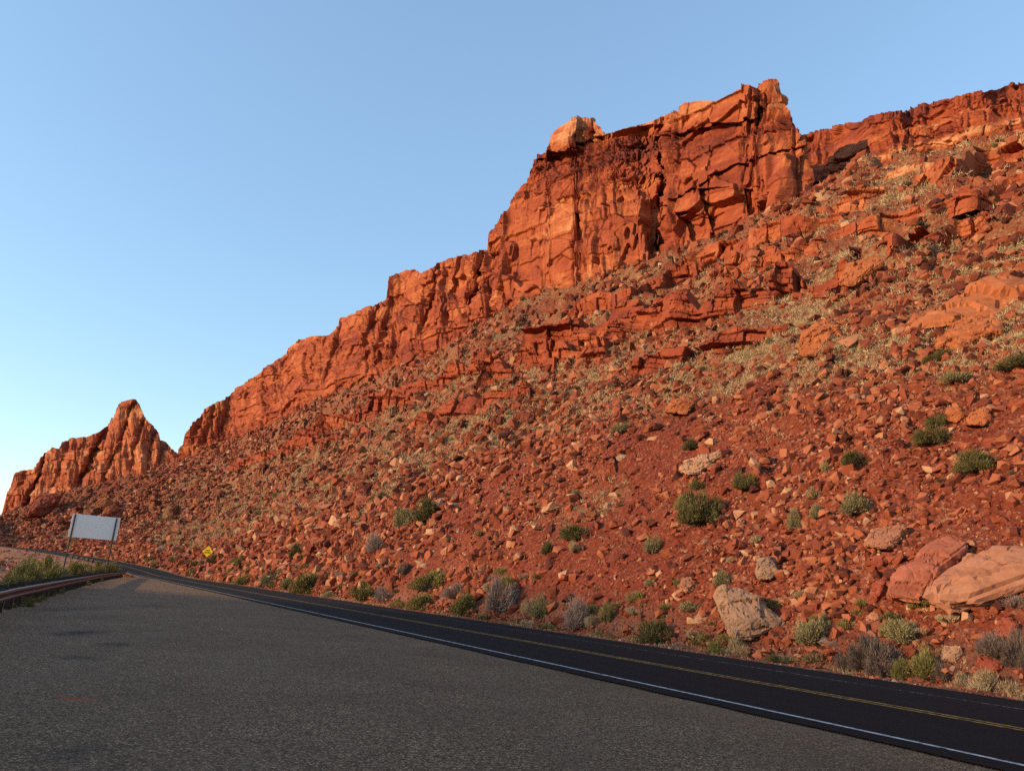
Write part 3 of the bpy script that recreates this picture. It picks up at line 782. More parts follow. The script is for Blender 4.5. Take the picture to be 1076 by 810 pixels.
d = ray(218.2, 579.3); d = d/np.hypot(d[0], d[1])
S_Y = 120.0
pos = hit(219, 590)[0]
dist = float(np.hypot(*st2xy(np.array(122.), np.array(21.3))))
px, py = d[0]*dist, d[1]*dist; zc = d[2]*dist+CAMH
zg = float(hit(218, 600)[0][2])-.6
root = empty('warning_sign', (px, py, zg), -AZ-math.radians(28)); tag(root, 'yellow diamond warning sign with black lettering at the foot of the red slope', 'warning sign')
M_YS = flat_mat('yellow_sign_sheeting', (.80, .53, .010), .5, 0, (.75, .49, .010), 2); M_BLK = flat_mat('black_lettering', (.015, .013, .01), .6)
SD = 1.16
bm = bmesh.new(); h = SD/math.sqrt(2)*1.0
vs = [bm.verts.new((x, -.01, z)) for x, z in ((0, -h), (h, 0), (0, h), (-h, 0))]; fc = bm.faces.new(vs)
ext = bmesh.ops.extrude_face_region(bm, geom=[fc])
for v in [g for g in ext['geom'] if isinstance(g, bmesh.types.BMVert)]: v.co.y += .02
bmesh.ops.recalc_face_normals(bm, faces=bm.faces)
me = bpy.data.meshes.new('sign_face'); bm.to_mesh(me); bm.free(); me.materials.append(M_YS); face = link('sign_face', me, root); face.location = (0, 0, zc-zg)
bm = bmesh.new()
def lbox(x0, x1, z0, z1):
    vs = [bm.verts.new((x, -.016, z)) for x, z in ((x0, z0), (x1, z0), (x1, z1), (x0, z1))]; bm.faces.new(vs)
for (xa, xb, za) in ((-.34, .34, .16), (-.46, .40, -.16)):       # two lines of letters, too small in the photograph to read
    x = xa
    while x < xb-.05:
        w = .13
        lbox(x, x+.06, za-.11, za+.11)
        lbox(x+.06, x+w-.01, za+random.choice((.03, -.04, -.10)), za+.105)
        x += w+.03
me = bpy.data.meshes.new('lettering'); bm.to_mesh(me); bm.free(); me.materials.append(M_BLK); link('lettering', me, face)
o = link('post', box_mesh('post', .09, .07, zc-zg-.1, M_POST, .005), root); o.location = (0, .06, 0)

# ------------------------------------------------------------------ rocks
def rock_mat(name, stops, dark=.0):
    m, nt, bs = mat(name); bs.inputs['Roughness'].default_value = .9
    P = position(nt)
    n = noise(nt, mapping(nt, P, (.6, .6, 2.6)), 1.1, 7, .64); n2 = noise(nt, P, 4.0, 6, .65)
    r = ramp(nt, stops); nt.links.new(n, r.inputs['Fac'])
    c = mixc(nt, maprange(nt, n2, .52, .75, 0, .28), r.outputs['Color'], tuple(x*.6 for x in stops[0][1]))
    nt.links.new(c, bs.inputs['Base Color'])
    bump(nt, noise(nt, P, 3.5, 8, .6), .06, .6, bs)
    return m
RM = {
 'red': rock_mat('red_rock', [(.3, (.18, .038, .020)), (.55, (.25, .058, .030)), (.75, (.31, .088, .046))]),
 'red-brown': rock_mat('red_brown_rock', [(.3, (.23, .065, .036)), (.55, (.31, .096, .054)), (.75, (.37, .135, .078))]),
 'orange': rock_mat('orange_rock', [(.3, (.28, .078, .028)), (.55, (.36, .112, .040)), (.75, (.40, .155, .064))]),
 'tan': rock_mat('tan_rock', [(.3, (.33, .165, .090)), (.55, (.40, .215, .125)), (.75, (.45, .27, .165))]),
 'pinkish': rock_mat('pinkish_rock', [(.3, (.25, .098, .054)), (.55, (.33, .142, .082)), (.75, (.39, .19, .115))]),
 'maroon': rock_mat('maroon_rock', [(.3, (.075, .020, .014)), (.55, (.12, .032, .021)), (.75, (.18, .050, .032))]),
 'grey-brown': rock_mat('grey_brown_rock', [(.3, (.20, .108, .068)), (.55, (.29, .165, .102)), (.75, (.37, .215, .125))]),
}
def hull_np(npts, rng, squash):
    bm = bmesh.new()
    for _ in range(npts):
        p = rng.normal(size=3); p /= np.linalg.norm(p)**.75+.2
        p = np.sign(p)*np.abs(p)**.6
        bm.verts.new(Vector(p*np.array(squash)))
    r = bmesh.ops.convex_hull(bm, input=list(bm.verts))
    bmesh.ops.delete(bm, geom=[g for g in r['geom_interior'] if isinstance(g, bmesh.types.BMVert)], context='VERTS')
    bmesh.ops.delete(bm, geom=[v for v in bm.verts if not v.link_faces], context='VERTS')
    return bm
def arrays(bm):
    bmesh.ops.triangulate(bm, faces=list(bm.faces)); bm.verts.index_update()
    V = np.array([v.co for v in bm.verts]); Fc = np.array([[v.index for v in f.verts] for f in bm.faces]); bm.free()
    ext = V.max(0)-V.min(0); V = (V-(V.max(0)+V.min(0))/2)/ext.max()
    return V, Fc
R2 = np.random.default_rng(5)
LOW = [arrays(hull_np(8, R2, (1, R2.uniform(.6, 1), R2.uniform(.4, .85)))) for _ in range(14)]
MIDR = [arrays(hull_np(15, R2, (1, R2.uniform(.55, 1), R2.uniform(.35, .8)))) for _ in range(14)]
def fine_rock(seed):
    rng = np.random.default_rng(seed)
    bm = hull_np(16, rng, (1, rng.uniform(.55, .95), rng.uniform(.38, .75)))
    bmesh.ops.dissolve_limit(bm, angle_limit=.30, verts=list(bm.verts), edges=list(bm.edges))
    bmesh.ops.bevel(bm, geom=list(bm.edges), offset=.05, segments=1, affect='EDGES', clamp_overlap=True)
    bmesh.ops.triangulate(bm, faces=list(bm.faces))
    for _ in range(2): bmesh.ops.subdivide_edges(bm, edges=[e for e in bm.edges if e.calc_length() > .16], cuts=1, use_grid_fill=True); bmesh.ops.triangulate(bm, faces=list(bm.faces))
    V, Fc = arrays(bm)
    nr = V/np.linalg.norm(V, axis=1, keepdims=True)
    r, e, k = blocks(V*3.2+seed, seed, .6)
    V = V+nr*(.030*r+.02*fbm(V*6+seed, 3, seed))[:, None]
    return V, Fc
FINE = [fine_rock(100+i) for i in range(16)]

def rot_mats(n, rng, flat=.45):
    """random rotation, mostly about the vertical with some tilt"""
    a = rng.uniform(0, 2*np.pi, n); b = rng.normal(0, flat, n); c = rng.normal(0, flat, n)
    ca, sa, cb, sb, cc, s_c = np.cos(a), np.sin(a), np.cos(b), np.sin(b), np.cos(c), np.sin(c)
    Z = np.zeros(n); O = np.ones(n)
    Rz = np.stack([ca, -sa, Z, sa, ca, Z, Z, Z, O], -1).reshape(-1, 3, 3); Rx = np.stack([O, Z, Z, Z, cb, -sb, Z, sb, cb], -1).reshape(-1, 3, 3); Ry = np.stack([cc, Z, s_c, Z, O, Z, -s_c, Z, cc], -1).reshape(-1, 3, 3)
    return Rx@Ry@Rz
def merge(protos, pid, pos, scl, rots, per):
    Vs, Fs, As = [], [], []; base = 0
    for k, (V, Fc) in enumerate(protos):
        ix = np.nonzero(pid == k)[0]
        if not len(ix): continue
        X = np.einsum('nij,vj->nvi', rots[ix], V)*scl[ix][:, None, None]+pos[ix][:, None, :]
        Vs.append(X.reshape(-1, 3)); Fs.append((Fc[None]+(np.arange(len(ix))*len(V))[:, None, None]+base).reshape(-1, 3)); As.append(np.repeat(per[ix], len(V)))
        base += len(ix)*len(V)
    return np.concatenate(Vs), np.concatenate(Fs), np.concatenate(As)
def sample_hill(n, rng, imin=0, imax=None, jmin=0, jmax=None):
    imax = imax or TP.shape[0]-2; jmax = jmax or TP.shape[1]-2
    i = rng.integers(imin, imax, n); j = rng.integers(jmin, jmax, n); a = rng.random(n)[:, None]; b = rng.random(n)[:, None]
    P = TP[i, j]*(1-a)*(1-b)+TP[i+1, j]*a*(1-b)+TP[i, j+1]*(1-a)*b+TP[i+1, j+1]*a*b
    return P, i, j
RS2 = np.random.default_rng(21)
NS = 124000
Ps, si, sj = sample_hill(NS, RS2, 20, TP.shape[0]-20)
ds_ = np.linalg.norm(Ps-np.array([0, 0, CAMH]), axis=1)
stv = ST[si, sj]; qv = Qg[si, sj]
px_ = np.minimum(1.4*(1-RS2.random(NS))**(-1/1.63)*np.exp(.75*np.clip(stv, -.7, .7))*(1+.35*sstep(20, 45, qv)), 12.5)
size = np.clip(px_*ds_/PF, .03, 1.7)
keep = RS2.random(NS) > .35*GZ[si, sj]+.3*sstep(.0, -.45, stv)
Ps, ds_, px_, size, si, sj = [x[keep] for x in (Ps, ds_, px_, size, si, sj)]
tint = np.clip(RS2.normal(.46, .23, len(Ps)) + .32*(RS2.random(len(Ps)) > .95), 0, 1)
tint = np.where(sstep(8, 20, Qg[si, sj])*RS2.random(len(Ps)) > .62, tint-.22, tint)
Ps[:, 2] += size*.13
rots = rot_mats(len(Ps), RS2, .5)
lo = px_ < 3.2
pid = RS2.integers(0, 14, len(Ps))
def stuff_mat(name, stops, bmp=.05, sc_=6.0):
    m, nt, bs = mat(name); bs.inputs['Roughness'].default_value = .93
    P = position(nt); n = noise(nt, P, 3, 5, .65)
    a = nt.nodes.new('ShaderNodeMath'); a.operation = 'MULTIPLY_ADD'; nt.links.new(n, a.inputs[0]); a.inputs[1].default_value = .3; nt.links.new(attr(nt, 'tint'), a.inputs[2])
    b = nt.nodes.new('ShaderNodeMath'); b.operation = 'SUBTRACT'; nt.links.new(a.outputs[0], b.inputs[0]); b.inputs[1].default_value = .15
    r = ramp(nt, stops); nt.links.new(b.outputs[0], r.inputs['Fac']); nt.links.new(r.outputs['Color'], bs.inputs['Base Color'])
    if bmp: bump(nt, noise(nt, P, sc_, 7, .68), bmp, .7, bs)
    return m
M_SCREE = stuff_mat('scree_rock', [(0, (.055, .015, .010)), (.25, (.15, .034, .017)), (.5, (.25, .062, .027)), (.75, (.34, .115, .055)), (1, (.43, .235, .13))])
V1 = merge(LOW, np.where(lo, pid, -1), Ps, size, rots, tint); V2 = merge(MIDR, np.where(lo, -1, pid), Ps, size, rots, tint)
Vv = np.concatenate([V1[0], V2[0]]); Ff = np.concatenate([V1[1], V2[1]+len(V1[0])]); Aa = np.concatenate([V1[2], V2[2]])
tag(link('scree_rubble', np_mesh('scree_rubble', Vv, Ff, M_SCREE, {'tint': Aa})), 'loose red rubble and small stones covering the whole scree slope', 'rubble', kind='stuff')
# pebbles on the verge and on the low ground beyond the guardrail
n = 9000
l = RS2.uniform(8, 150, n)*RS2.random(n)**.35; q = -1.35+RS2.random(n)**1.4*2.2
n2 = 5000
l2 = RS2.uniform(15, 250, n2); q2 = RS2.uniform(-50, -13, n2)
l, q = np.concatenate([l, l2]), np.concatenate([q, q2])
Pp = low_ground(l, np.minimum(q, -.1)); Pp[:, 2] += np.where(q > 0, q*.6, 0)
S_ = Pp[:, :2]@rD; T_ = Pp[:, :2]@nD
ok = (q > -2) | ((S_ < 113) & (T_ < rail_t(S_)-.8)) | ((S_ >= 113) & (q < -13))
Pp, l, q = Pp[ok], l[ok], q[ok]
dd = np.linalg.norm(Pp, axis=1); sz = np.clip((1.1*(1-RS2.random(len(Pp)))**(-1/1.9))*dd/PF, .02, np.where(q > -2, .2, .9))
Vv, Ff, Aa = merge(LOW, RS2.integers(0, 14, len(Pp)), Pp, sz, rot_mats(len(Pp), RS2, .4), np.clip(RS2.normal(.6, .18, len(Pp)), 0, 1))
tag(link('verge_gravel', np_mesh('verge_gravel', Vv, Ff, M_SCREE, {'tint': Aa})), 'small stones scattered on the sandy verges beside the road and guardrail', 'gravel', kind='stuff')
print('scree', round(time.time()-T0, 1))

# ------------------------------------------------------------------ labels that say which one
LAND = [('the yellow warning sign', 218, 580), ('the blank pale road sign', 100, 555), ('the huge tan overhanging boulder', 1030, 610), ('the large red tilted slab boulder', 975, 595),
        ('the split tan boulder above the road', 788, 643), ('the long pale boulder in mid-slope', 737, 487), ('the big orange-brown boulder high on the slope', 861, 355), ('the smooth orange outcrop', 1020, 322),
        ('the blocky orange boulder under the mesa', 904, 284), ('the widest dark green bush', 735, 533), ('the pale pinkish dry bush', 526, 620), ('the dark maroon boulder in mid-slope', 436, 503),
        ('the pointed butte', 130, 470), ('the lower end of the sandstone ridge', 200, 470), ('the foot of the sandstone tower', 650, 290), ('the mesa rim', 980, 150), ('the notch in the ridge', 447, 330),
        ('the white-edged block by the tower recess', 695, 250), ('the brown-faced boulder over the road', 805, 596), ('the angular pink boulder above the slab', 930, 564)]
LAND = [(a, float(b), float(c)) for a, b, c in LAND]
USED = {}
def where(u, v, tried):
    """phrases placing a spot of the hillside by what it lies near"""
    o = sorted(LAND, key=lambda L: (L[1]-u)**2+1.6*(L[2]-v)**2)
    for a, x, y in o:
        dx, dy = u-x, v-y
        if abs(dy) > .8*abs(dx): w = 'uphill from' if dy < 0 else 'downhill from'
        else: w = 'left of' if dx < 0 else 'right of'
        r = math.hypot(dx, dy)
        pre = 'close ' if r < 45 else ('' if r < 110 else 'far ')
        yield (pre+w).strip()+' '+a
def label_for(stem, u, v, group):
    for k, w in enumerate(where(u, v, 0)):
        s = stem+' '+w
        if len(s.split()) > 16: continue
        if s not in USED: USED[s] = 1; return s
        if k > 7: break
    return stem+' among many on the scree slope'

# ------------------------------------------------------------------ boulders traced one by one
def boulder(name, label, cat, poly, tintn, lean=.9, thick=.8, seed=1, chip=.10, cuts=3, up=0.0, group=None, rough=.05):
    poly = np.array(poly, float)
    bu, bv = poly[poly[:, 1].argmax()]
    foot, r0 = hit(float(np.clip(bu, 0, 1200)), float(bv)-1)
    r0 = float(np.hypot(foot[0], foot[1]))
    r0 *= 1-.16*min(poly[:, 0].max()-poly[:, 0].min(), 110)/PF
    hpx = poly[:, 1].max()-poly[:, 1].min(); wpx = poly[:, 0].max()-poly[:, 0].min()
    rng = np.random.default_rng(seed); pts = []
    ctr = poly.mean(0)
    for (u, v) in poly:
        d = ray(u, v); d = d/np.hypot(d[0], d[1])
        rr = r0+(bv-v)*r0/PF*lean*rng.uniform(.8, 1.2)+rng.uniform(-.1, .1)*wpx*r0/PF*.5
        pts.append(d*rr+np.array([0, 0, CAMH]))
    for (u, v) in ctr+(poly-ctr)*np.array([.86, .8]):
        d = ray(u, v); d = d/np.hypot(d[0], d[1])
        rr = r0+(bv-v)*r0/PF*lean*.8+thick*min(wpx, hpx*2)*r0/PF
        pts.append(d*rr+np.array([0, 0, CAMH-.12*hpx*r0/PF]))
    # a bulging front
    for (u, v) in ctr+(poly-ctr)*.55+np.array([0, -.05*hpx]):
        d = ray(u, v); d = d/np.hypot(d[0], d[1])
        pts.append(d*(r0+(bv-v)*r0/PF*lean-.16*hpx*r0/PF*rng.uniform(.5, 1.3))+np.array([0, 0, CAMH]))
    pts = np.array(pts); c = pts.mean(0); c[2] = pts[:, 2].min()
    size_ = wpx*r0/PF
    bm = bmesh.new()
    for q in pts: bm.verts.new(Vector(q-c))
    r = bmesh.ops.convex_hull(bm, input=list(bm.verts))
    bmesh.ops.delete(bm, geom=[g for g in r['geom_interior'] if isinstance(g, bmesh.types.BMVert)], context='VERTS')
    bmesh.ops.delete(bm, geom=[v for v in bm.verts if not v.link_faces], context='VERTS')
    bmesh.ops.dissolve_limit(bm, angle_limit=.2, verts=list(bm.verts), edges=list(bm.edges))
    bmesh.ops.bevel(bm, geom=list(bm.edges), offset=.025*size_, segments=2, affect='EDGES', clamp_overlap=True)
    bmesh.ops.triangulate(bm, faces=list(bm.faces))
    for _ in range(6):
        long_ = [e for e in bm.edges if e.calc_length() > size_*.035]
        if not long_ or len(bm.verts) > 16000: break
        bmesh.ops.subdivide_edges(bm, edges=long_, cuts=1); bmesh.ops.triangulate(bm, faces=[f for f in bm.faces if len(f.verts) > 3])
    bm.normal_update(); bm.verts.index_update()
    V = np.array([v.co for v in bm.verts]); NRM = np.array([v.normal for v in bm.verts]); Fc = np.array([[v.index for v in f.verts] for f in bm.faces]); bm.free()
    X = V/size_+seed*3.7
    k1, e1, _ = blocks(X*np.array([3, 3, 5.]), seed, .5); k2, e2, _ = blocks(X*np.array([8, 8, 12.]), seed+1, .5)
    V = V+NRM*(size_*rough*(.55*k1-.30*sstep(.05, 0, e1)+.30*k2-.12*sstep(.05, 0, e2)+.22*fbm(X*5, 4, seed, .5)))[:, None]
    me = np_mesh(name, V, Fc, RM[tintn]); o = link(name, me); o.location = c
    tag(o, label, cat, group); return o
HERO = [
 ('boulder', 'large red tilted slab boulder leaning against the huge tan boulder above the road', [(930, 624), (938, 605), (955, 587), (976, 571), (1000, 560), (1018, 570), (1013, 582), (992, 600), (978, 618), (968, 634), (938, 630)], 'red-brown', .75, .7, .03),
 ('boulder', 'huge tan overhanging boulder resting on the slope, its underside dark', [(969, 631), (985, 607), (1012, 592), (1036, 571), (1076, 569), (1130, 580), (1135, 604), (1076, 620), (1030, 641), (1003, 649)], 'pinkish', .55, .7, .028),
 ('boulder', 'split tan boulder with a grey face sitting just above the road', [(751, 624), (758, 616), (775, 617), (800, 631), (825, 652), (815, 661), (795, 664), (786, 673), (768, 670), (757, 646)], 'grey-brown', .45, .8, .045),
 ('boulder', 'long pale boulder lying in mid-slope above the widest dark bush', [(713, 492), (722, 484), (745, 475), (763, 473), (758, 483), (735, 498), (722, 498)], 'tan', .7, .7, .05),
 ('boulder', 'angular pink boulder uphill from the large red slab boulder', [(907, 572), (917, 556), (948, 550), (954, 555), (944, 571), (935, 577), (913, 575)], 'pinkish', .7, .8, .05),
 ('boulder', 'big orange-brown boulder standing high on the grassy slope', [(838, 366), (845, 346), (860, 337), (883, 342), (886, 353), (872, 364), (858, 374), (842, 374)], 'orange', .6, .8, .05),
 ('boulder', 'wide smooth orange outcrop bulging from the grassy upper slope', [(942, 352), (975, 327), (1000, 310), (1040, 297), (1076, 295), (1125, 312), (1140, 338), (1060, 340), (1020, 348)], 'orange', 1.15, .5, .04),
 ('boulder', 'low orange outcrop lobe below the wide smooth outcrop', [(985, 357), (1000, 338), (1025, 330), (1052, 338), (1056, 352), (1020, 358)], 'orange', 1.0, .5, .05),
 ('boulder', 'blocky orange boulder on the slope below the mesa ledges', [(880, 299), (890, 279), (914, 268), (929, 276), (921, 289), (900, 300)], 'orange', .6, .8, .06),
 ('boulder', 'small orange block on the grass beneath the rock ledges', [(699, 433), (705, 420), (722, 416), (731, 424), (722, 435)], 'orange', .6, .8, .06),
 ('boulder', 'reddish upright boulder on the middle slope left of the dark maroon boulder', [(364, 531), (372, 517), (387, 509), (390, 521), (380, 531)], 'red', .6, .8, .06),
 ('boulder', 'dark maroon boulder in mid-slope with a flat shaded face', [(413, 514), (428, 499), (445, 491), (454, 503), (440, 513)], 'maroon', .5, .8, .05),
 ('boulder', 'brown-faced boulder on the red slope above the split tan boulder', [(793, 601), (797, 586), (810, 583), (818, 600), (810, 609), (796, 609)], 'grey-brown', .5, .8, .05),
 ('boulder', 'flat tan rock at the roadside left of the split tan boulder', [(728, 651), (735, 642), (750, 646), (748, 655), (730, 656)], 'tan', .6, .8, .05),
 ('boulder', 'tan triangular rock on bare red soil left of the split boulder', [(711, 615), (718, 606), (726, 606), (731, 619), (722, 623)], 'pinkish', .6, .8, .06),
 ('boulder', 'tan pointed rock beside the green bush next to the road', [(988, 689), (992, 678), (1010, 680), (1013, 688), (1003, 696), (990, 695)], 'tan', .6, .8, .05),
 ('boulder', 'red rounded rock downhill from the huge tan boulder', [(1043, 666), (1050, 652), (1062, 647), (1072, 657), (1066, 671), (1048, 671)], 'red', .6, .8, .05),
 ('boulder', 'red angular rock near the road under the dead grey bush', [(1026, 706), (1028, 685), (1040, 690), (1056, 696), (1052, 708), (1036, 710)], 'red', .6, .8, .05),
 ('boulder', 'orange wedge-shaped rock on the slope above the roadside bushes', [(308, 549), (315, 541), (331, 537), (326, 550), (314, 558)], 'orange', .6, .8, .05),
 ('boulder', 'narrow red slab standing left of the large red tilted slab', [(911, 634), (918, 612), (930, 604), (934, 610), (926, 628), (917, 636)], 'red', .5, .7, .05),
 ('boulder', 'red rock downhill from the angular pink boulder', [(908, 594), (922, 583), (938, 580), (938, 588), (925, 596)], 'red', .7, .8, .05),
 ('boulder', 'pair-topped orange rock beneath the wide smooth outcrop', [(982, 366), (985, 354), (998, 350), (1010, 352), (1026, 348), (1030, 358), (1010, 368)], 'orange', .7, .8, .06),
 ('boulder', 'long red rock slab lying across the middle of the slope', [(632, 482), (640, 470), (660, 458), (672, 456), (668, 466), (650, 480)], 'red', .8, .7, .05),
 ('boulder', 'rounded red rock on the slope right of the dry grass', [(990, 440), (995, 428), (1008, 427), (1016, 437), (1006, 444)], 'orange', .7, .8, .05),
 ('boulder', 'wide orange-red rock at the upper end of the bare red scree', [(1010, 446), (1022, 433), (1036, 428), (1044, 438), (1036, 447)], 'orange', .8, .8, .05),
 ('boulder', 'dark brown boulder on the talus beneath the pointed butte', [(28, 541), (36, 526), (52, 518), (66, 519), (62, 531), (44, 542)], 'red', .6, .8, .05),
 ('boulder', 'orange boulder on the talus above the blank pale road sign', [(100, 531), (104, 525), (114, 522), (120, 528), (112, 536), (103, 536)], 'orange', .6, .8, .05),
 ('boulder', 'orange boulder just uphill of the twin above the pale sign', [(107, 540), (112, 532), (121, 531), (122, 537), (114, 541)], 'orange', .6, .8, .05),
]
for k, (nm, lb, poly, tn, ln, th, rg) in enumerate(HERO):
    boulder(nm, lb, 'boulder', poly, tn, ln, th, 900+k*13, group='boulders on the hillside', rough=rg); USED[lb] = 1
# the largest of the remaining blocks, each an object of its own
META = {}
def rock_mesh(v, t):
    k = (v, t)
    if k not in META: META[k] = np_mesh('rock', FINE[v][0], FINE[v][1], RM[t])
    return META[k]
R3 = np.random.default_rng(77)
Pr, ri, rj = sample_hill(4400, R3, 40, TP.shape[0]-40)
ru, rvv = proj(Pr)
taken = [(np.mean([p[0] for p in h[2]]), np.mean([p[1] for p in h[2]]), (max(p[0] for p in h[2])-min(p[0] for p in h[2]))*.62) for h in HERO]
cnt = 0
for k in range(4400):
    if cnt >= 262: break
    u, v = float(ru[k]), float(rvv[k])
    if not (6 < u < 1070) or GZ[ri[k], rj[k]]*.5 > R3.random(): continue
    near = 1.0 if Qg[ri[k], rj[k]] < 16 else .8
    px = min(8.0+R3.pareto(2.4)*6.0, 26)*near
    if any((u-a)**2+(v-b)**2 < (c+px*.5)**2 for a, b, c in taken): continue
    d = float(np.linalg.norm(Pr[k])); sz_ = px*d/PF
    if sz_ > 3.2 or Qg[ri[k], rj[k]] < .6+1.6*sz_: continue
    up = Qg[ri[k], rj[k]] > 14
    tn = R3.choice(['red', 'orange', 'tan', 'pinkish', 'maroon', 'grey-brown'], p=[.34, .20, .02, .06, .32, .06] if up else [.50, .10, .10, .18, .07, .05])
    vi = int(R3.integers(0, 16)); o = link('rock', rock_mesh(vi, tn))
    o.scale = (sz_, sz_*R3.uniform(.8, 1.1), sz_*R3.uniform(.75, 1.05)); o.location = Pr[k]+np.array([0, 0, sz_*.12]); o.rotation_euler = (R3.normal(0, .35), R3.normal(0, .35), R3.uniform(0, 6.28))
    ex = FINE[vi][0].max(0)-FINE[vi][0].min(0)
    form = 'flat slab-like' if ex[2] < .5 else ('chunky' if ex[2] > .68 else 'angular')
    sw = 'small' if px < 10 else ('mid-sized' if px < 15 else 'large')
    g = 'rocks lying on the scree slope'
    tag(o, label_for('%s %s %s rock' % (sw, form, tn), u, v, g), 'rock', g)
    taken.append((u, v, px*.5)); cnt += 1
print('rocks', cnt, round(time.time()-T0, 1))

# ------------------------------------------------------------------ shrubs and grass
def leaf_tris(C, D, ln, wd, rng):
    """one narrow triangle per leaf at C along D"""
    n = len(C); s = np.cross(D, rng.normal(size=(n, 3))); s /= np.linalg.norm(s, axis=1, keepdims=True)+1e-9
    V = np.stack([C-s*wd[:, None], C+s*wd[:, None], C+D*ln[:, None]], 1)
    return V.reshape(-1, 3), np.arange(3*n).reshape(-1, 3)
def make_shrub(kind, seed, n):
    rng = np.random.default_rng(seed)
    nc = {'green': 16, 'sage': 20, 'dark': 24, 'dry': 16, 'straw': 7}[kind]
    h = {'green': .78, 'sage': .62, 'dark': .66, 'dry': .62, 'straw': .75}[kind]
    az = rng.uniform(0, 2*np.pi, nc); el = np.arcsin(rng.uniform(.02, 1, nc)); rad = rng.uniform(.26, .40, nc)
    cc = np.stack([np.cos(az)*np.cos(el)*rad, np.sin(az)*np.cos(el)*rad, np.sin(el)*rad*h*1.5], -1)
    cc[:, 2] = np.maximum(cc[:, 2], .05); rr = rng.uniform(.10, .19, nc)
    k = rng.integers(0, nc, n)
    off = rng.normal(size=(n, 3)); off /= np.linalg.norm(off, axis=1, keepdims=True); off *= (rng.random(n)**.45*1.05)[:, None]*rr[k][:, None]
    C = cc[k]+off; C[:, 2] = np.abs(C[:, 2])
    D = C/np.linalg.norm(C, axis=1, keepdims=True)*.8+off*2.0+np.array([0, 0, {'green': .9, 'sage': .45, 'dark': .6, 'dry': .5, 'straw': 1.6}[kind]])+rng.normal(0, .45, (n, 3))
    D /= np.linalg.norm(D, axis=1, keepdims=True)
    s = (3000/n)**.33
    ln = rng.uniform(.05, .10, n)*s*(1.5 if kind in ('dry', 'straw') else 1); wd = rng.uniform(.006, .012, n)*s*(.55 if kind in ('dry', 'straw') else 1)
    V, Fc = leaf_tris(C, D, ln, wd, rng)
    t = np.clip(rng.normal(.45, .2, nc)[k]*.6+rng.normal(.25, .16, n), 0, 1)
    # twigs from the root crown out to the clumps
    m = int(n*.10)+20; k2 = rng.integers(0, nc, m); e = cc[k2]+rng.normal(0, .06, (m, 3)); b0 = rng.normal(0, .03, (m, 3)); b0[:, 2] = -.03
    D2 = e-b0; L2 = np.linalg.norm(D2, axis=1); V2, F2 = leaf_tris(b0, D2/L2[:, None], L2, np.full(m, .006*s), rng)
    return (V, Fc, np.repeat(t, 3)), (V2, F2)
SH_M = {
 'green': stuff_mat('green_shrub_leaf', [(0, (.080, .068, .018)), (.5, (.185, .155, .046)), (1, (.31, .26, .095))], 0),
 'sage': stuff_mat('sage_leaf', [(0, (.105, .083, .036)), (.5, (.235, .19, .082)), (1, (.36, .295, .15))], 0),
 'dark': stuff_mat('dark_shrub_leaf', [(0, (.036, .030, .010)), (.5, (.100, .085, .028)), (1, (.18, .15, .058))], 0),
 'dry': stuff_mat('dry_twig', [(0, (.12, .085, .070)), (.5, (.26, .18, .145)), (1, (.42, .31, .25))], 0),
 'straw': stuff_mat('straw_grass', [(0, (.22, .145, .075)), (.5, (.40, .28, .15)), (1, (.55, .42, .25))], 0)}
M_TWIG = stuff_mat('shrub_twig', [(0, (.07, .05, .035)), (1, (.14, .10, .075))], 0)
M_DEAD = stuff_mat('dead_brush', [(0, (.05, .036, .028)), (.5, (.145, .10, .078)), (1, (.25, .18, .14))], 0)
PRO = {}
def shrub_mesh(kind, lod, var, dead=False):
    k = (kind, lod, var, dead)
    if k not in PRO:
        (V, Fc, t), (V2, F2) = make_shrub(kind, hash(kind) % 1 + {'green': 1, 'sage': 2, 'dark': 3, 'dry': 4, 'straw': 5}[kind]*50+var+lod*9, (4200, 1100, 420)[lod])
        mt = M_DEAD if dead else SH_M[kind]
        if lod == 0: PRO[k] = (np_mesh('foliage', V, Fc, mt, {'tint': t}), np_mesh('twigs', V2, F2, M_TWIG, {'tint': np.full(len(V2), .5)}))
        else: PRO[k] = (np_mesh('shrub', np.concatenate([V, V2]), np.concatenate([Fc, F2+len(V)]), mt, {'tint': np.concatenate([t, np.full(len(V2), .2)])}), None)
    return PRO[k]
NAMEK = {'green': 'green_bush', 'sage': 'sagebrush', 'dark': 'dark_bush', 'dry': 'dry_bush', 'straw': 'grass_clump'}
CATK = {'green': 'bush', 'sage': 'bush', 'dark': 'bush', 'dry': 'dry bush', 'straw': 'grass clump'}
R4 = np.random.default_rng(99)
def put_shrub(kind, pos, w, h, label, group, lod, dead=False):
    a, b = shrub_mesh(kind, lod, int(R4.integers(0, 4)), dead)
    if b is None:
        o = link(NAMEK[kind], a); o.location = pos; o.rotation_euler = (0, 0, R4.uniform(0, 6.28))
    else:
        o = empty(NAMEK[kind], pos, R4.uniform(0, 6.28)); link('foliage', a, o); link('twigs', b, o)
    o.scale = (w*R4.uniform(.85, 1.2), w*R4.uniform(.8, 1.15), h*R4.uniform(.9, 1.1)); tag(o, label, CATK[kind], group); return o
def shrub_px(kind, u, v, wpx, hpx, label, group=None, dead=False):
    """a bush whose foot is at (u, v) and which is wpx by hpx pixels large in the photograph"""
    pos, d = hit(u, v)
    h0 = {'green': .62, 'sage': .50, 'dark': .54, 'dry': .52, 'straw': .62}[kind]
    put_shrub(kind, pos-np.array([0, 0, .04]), wpx*d/PF*1.0, hpx*d/PF/h0*.95, label, group, 0 if wpx > 15 else 1, dead)
    LANDS.append((u, v, wpx))
LANDS = []
GB = 'bushes along the foot of the slope'; GS = 'bushes scattered over the slope'
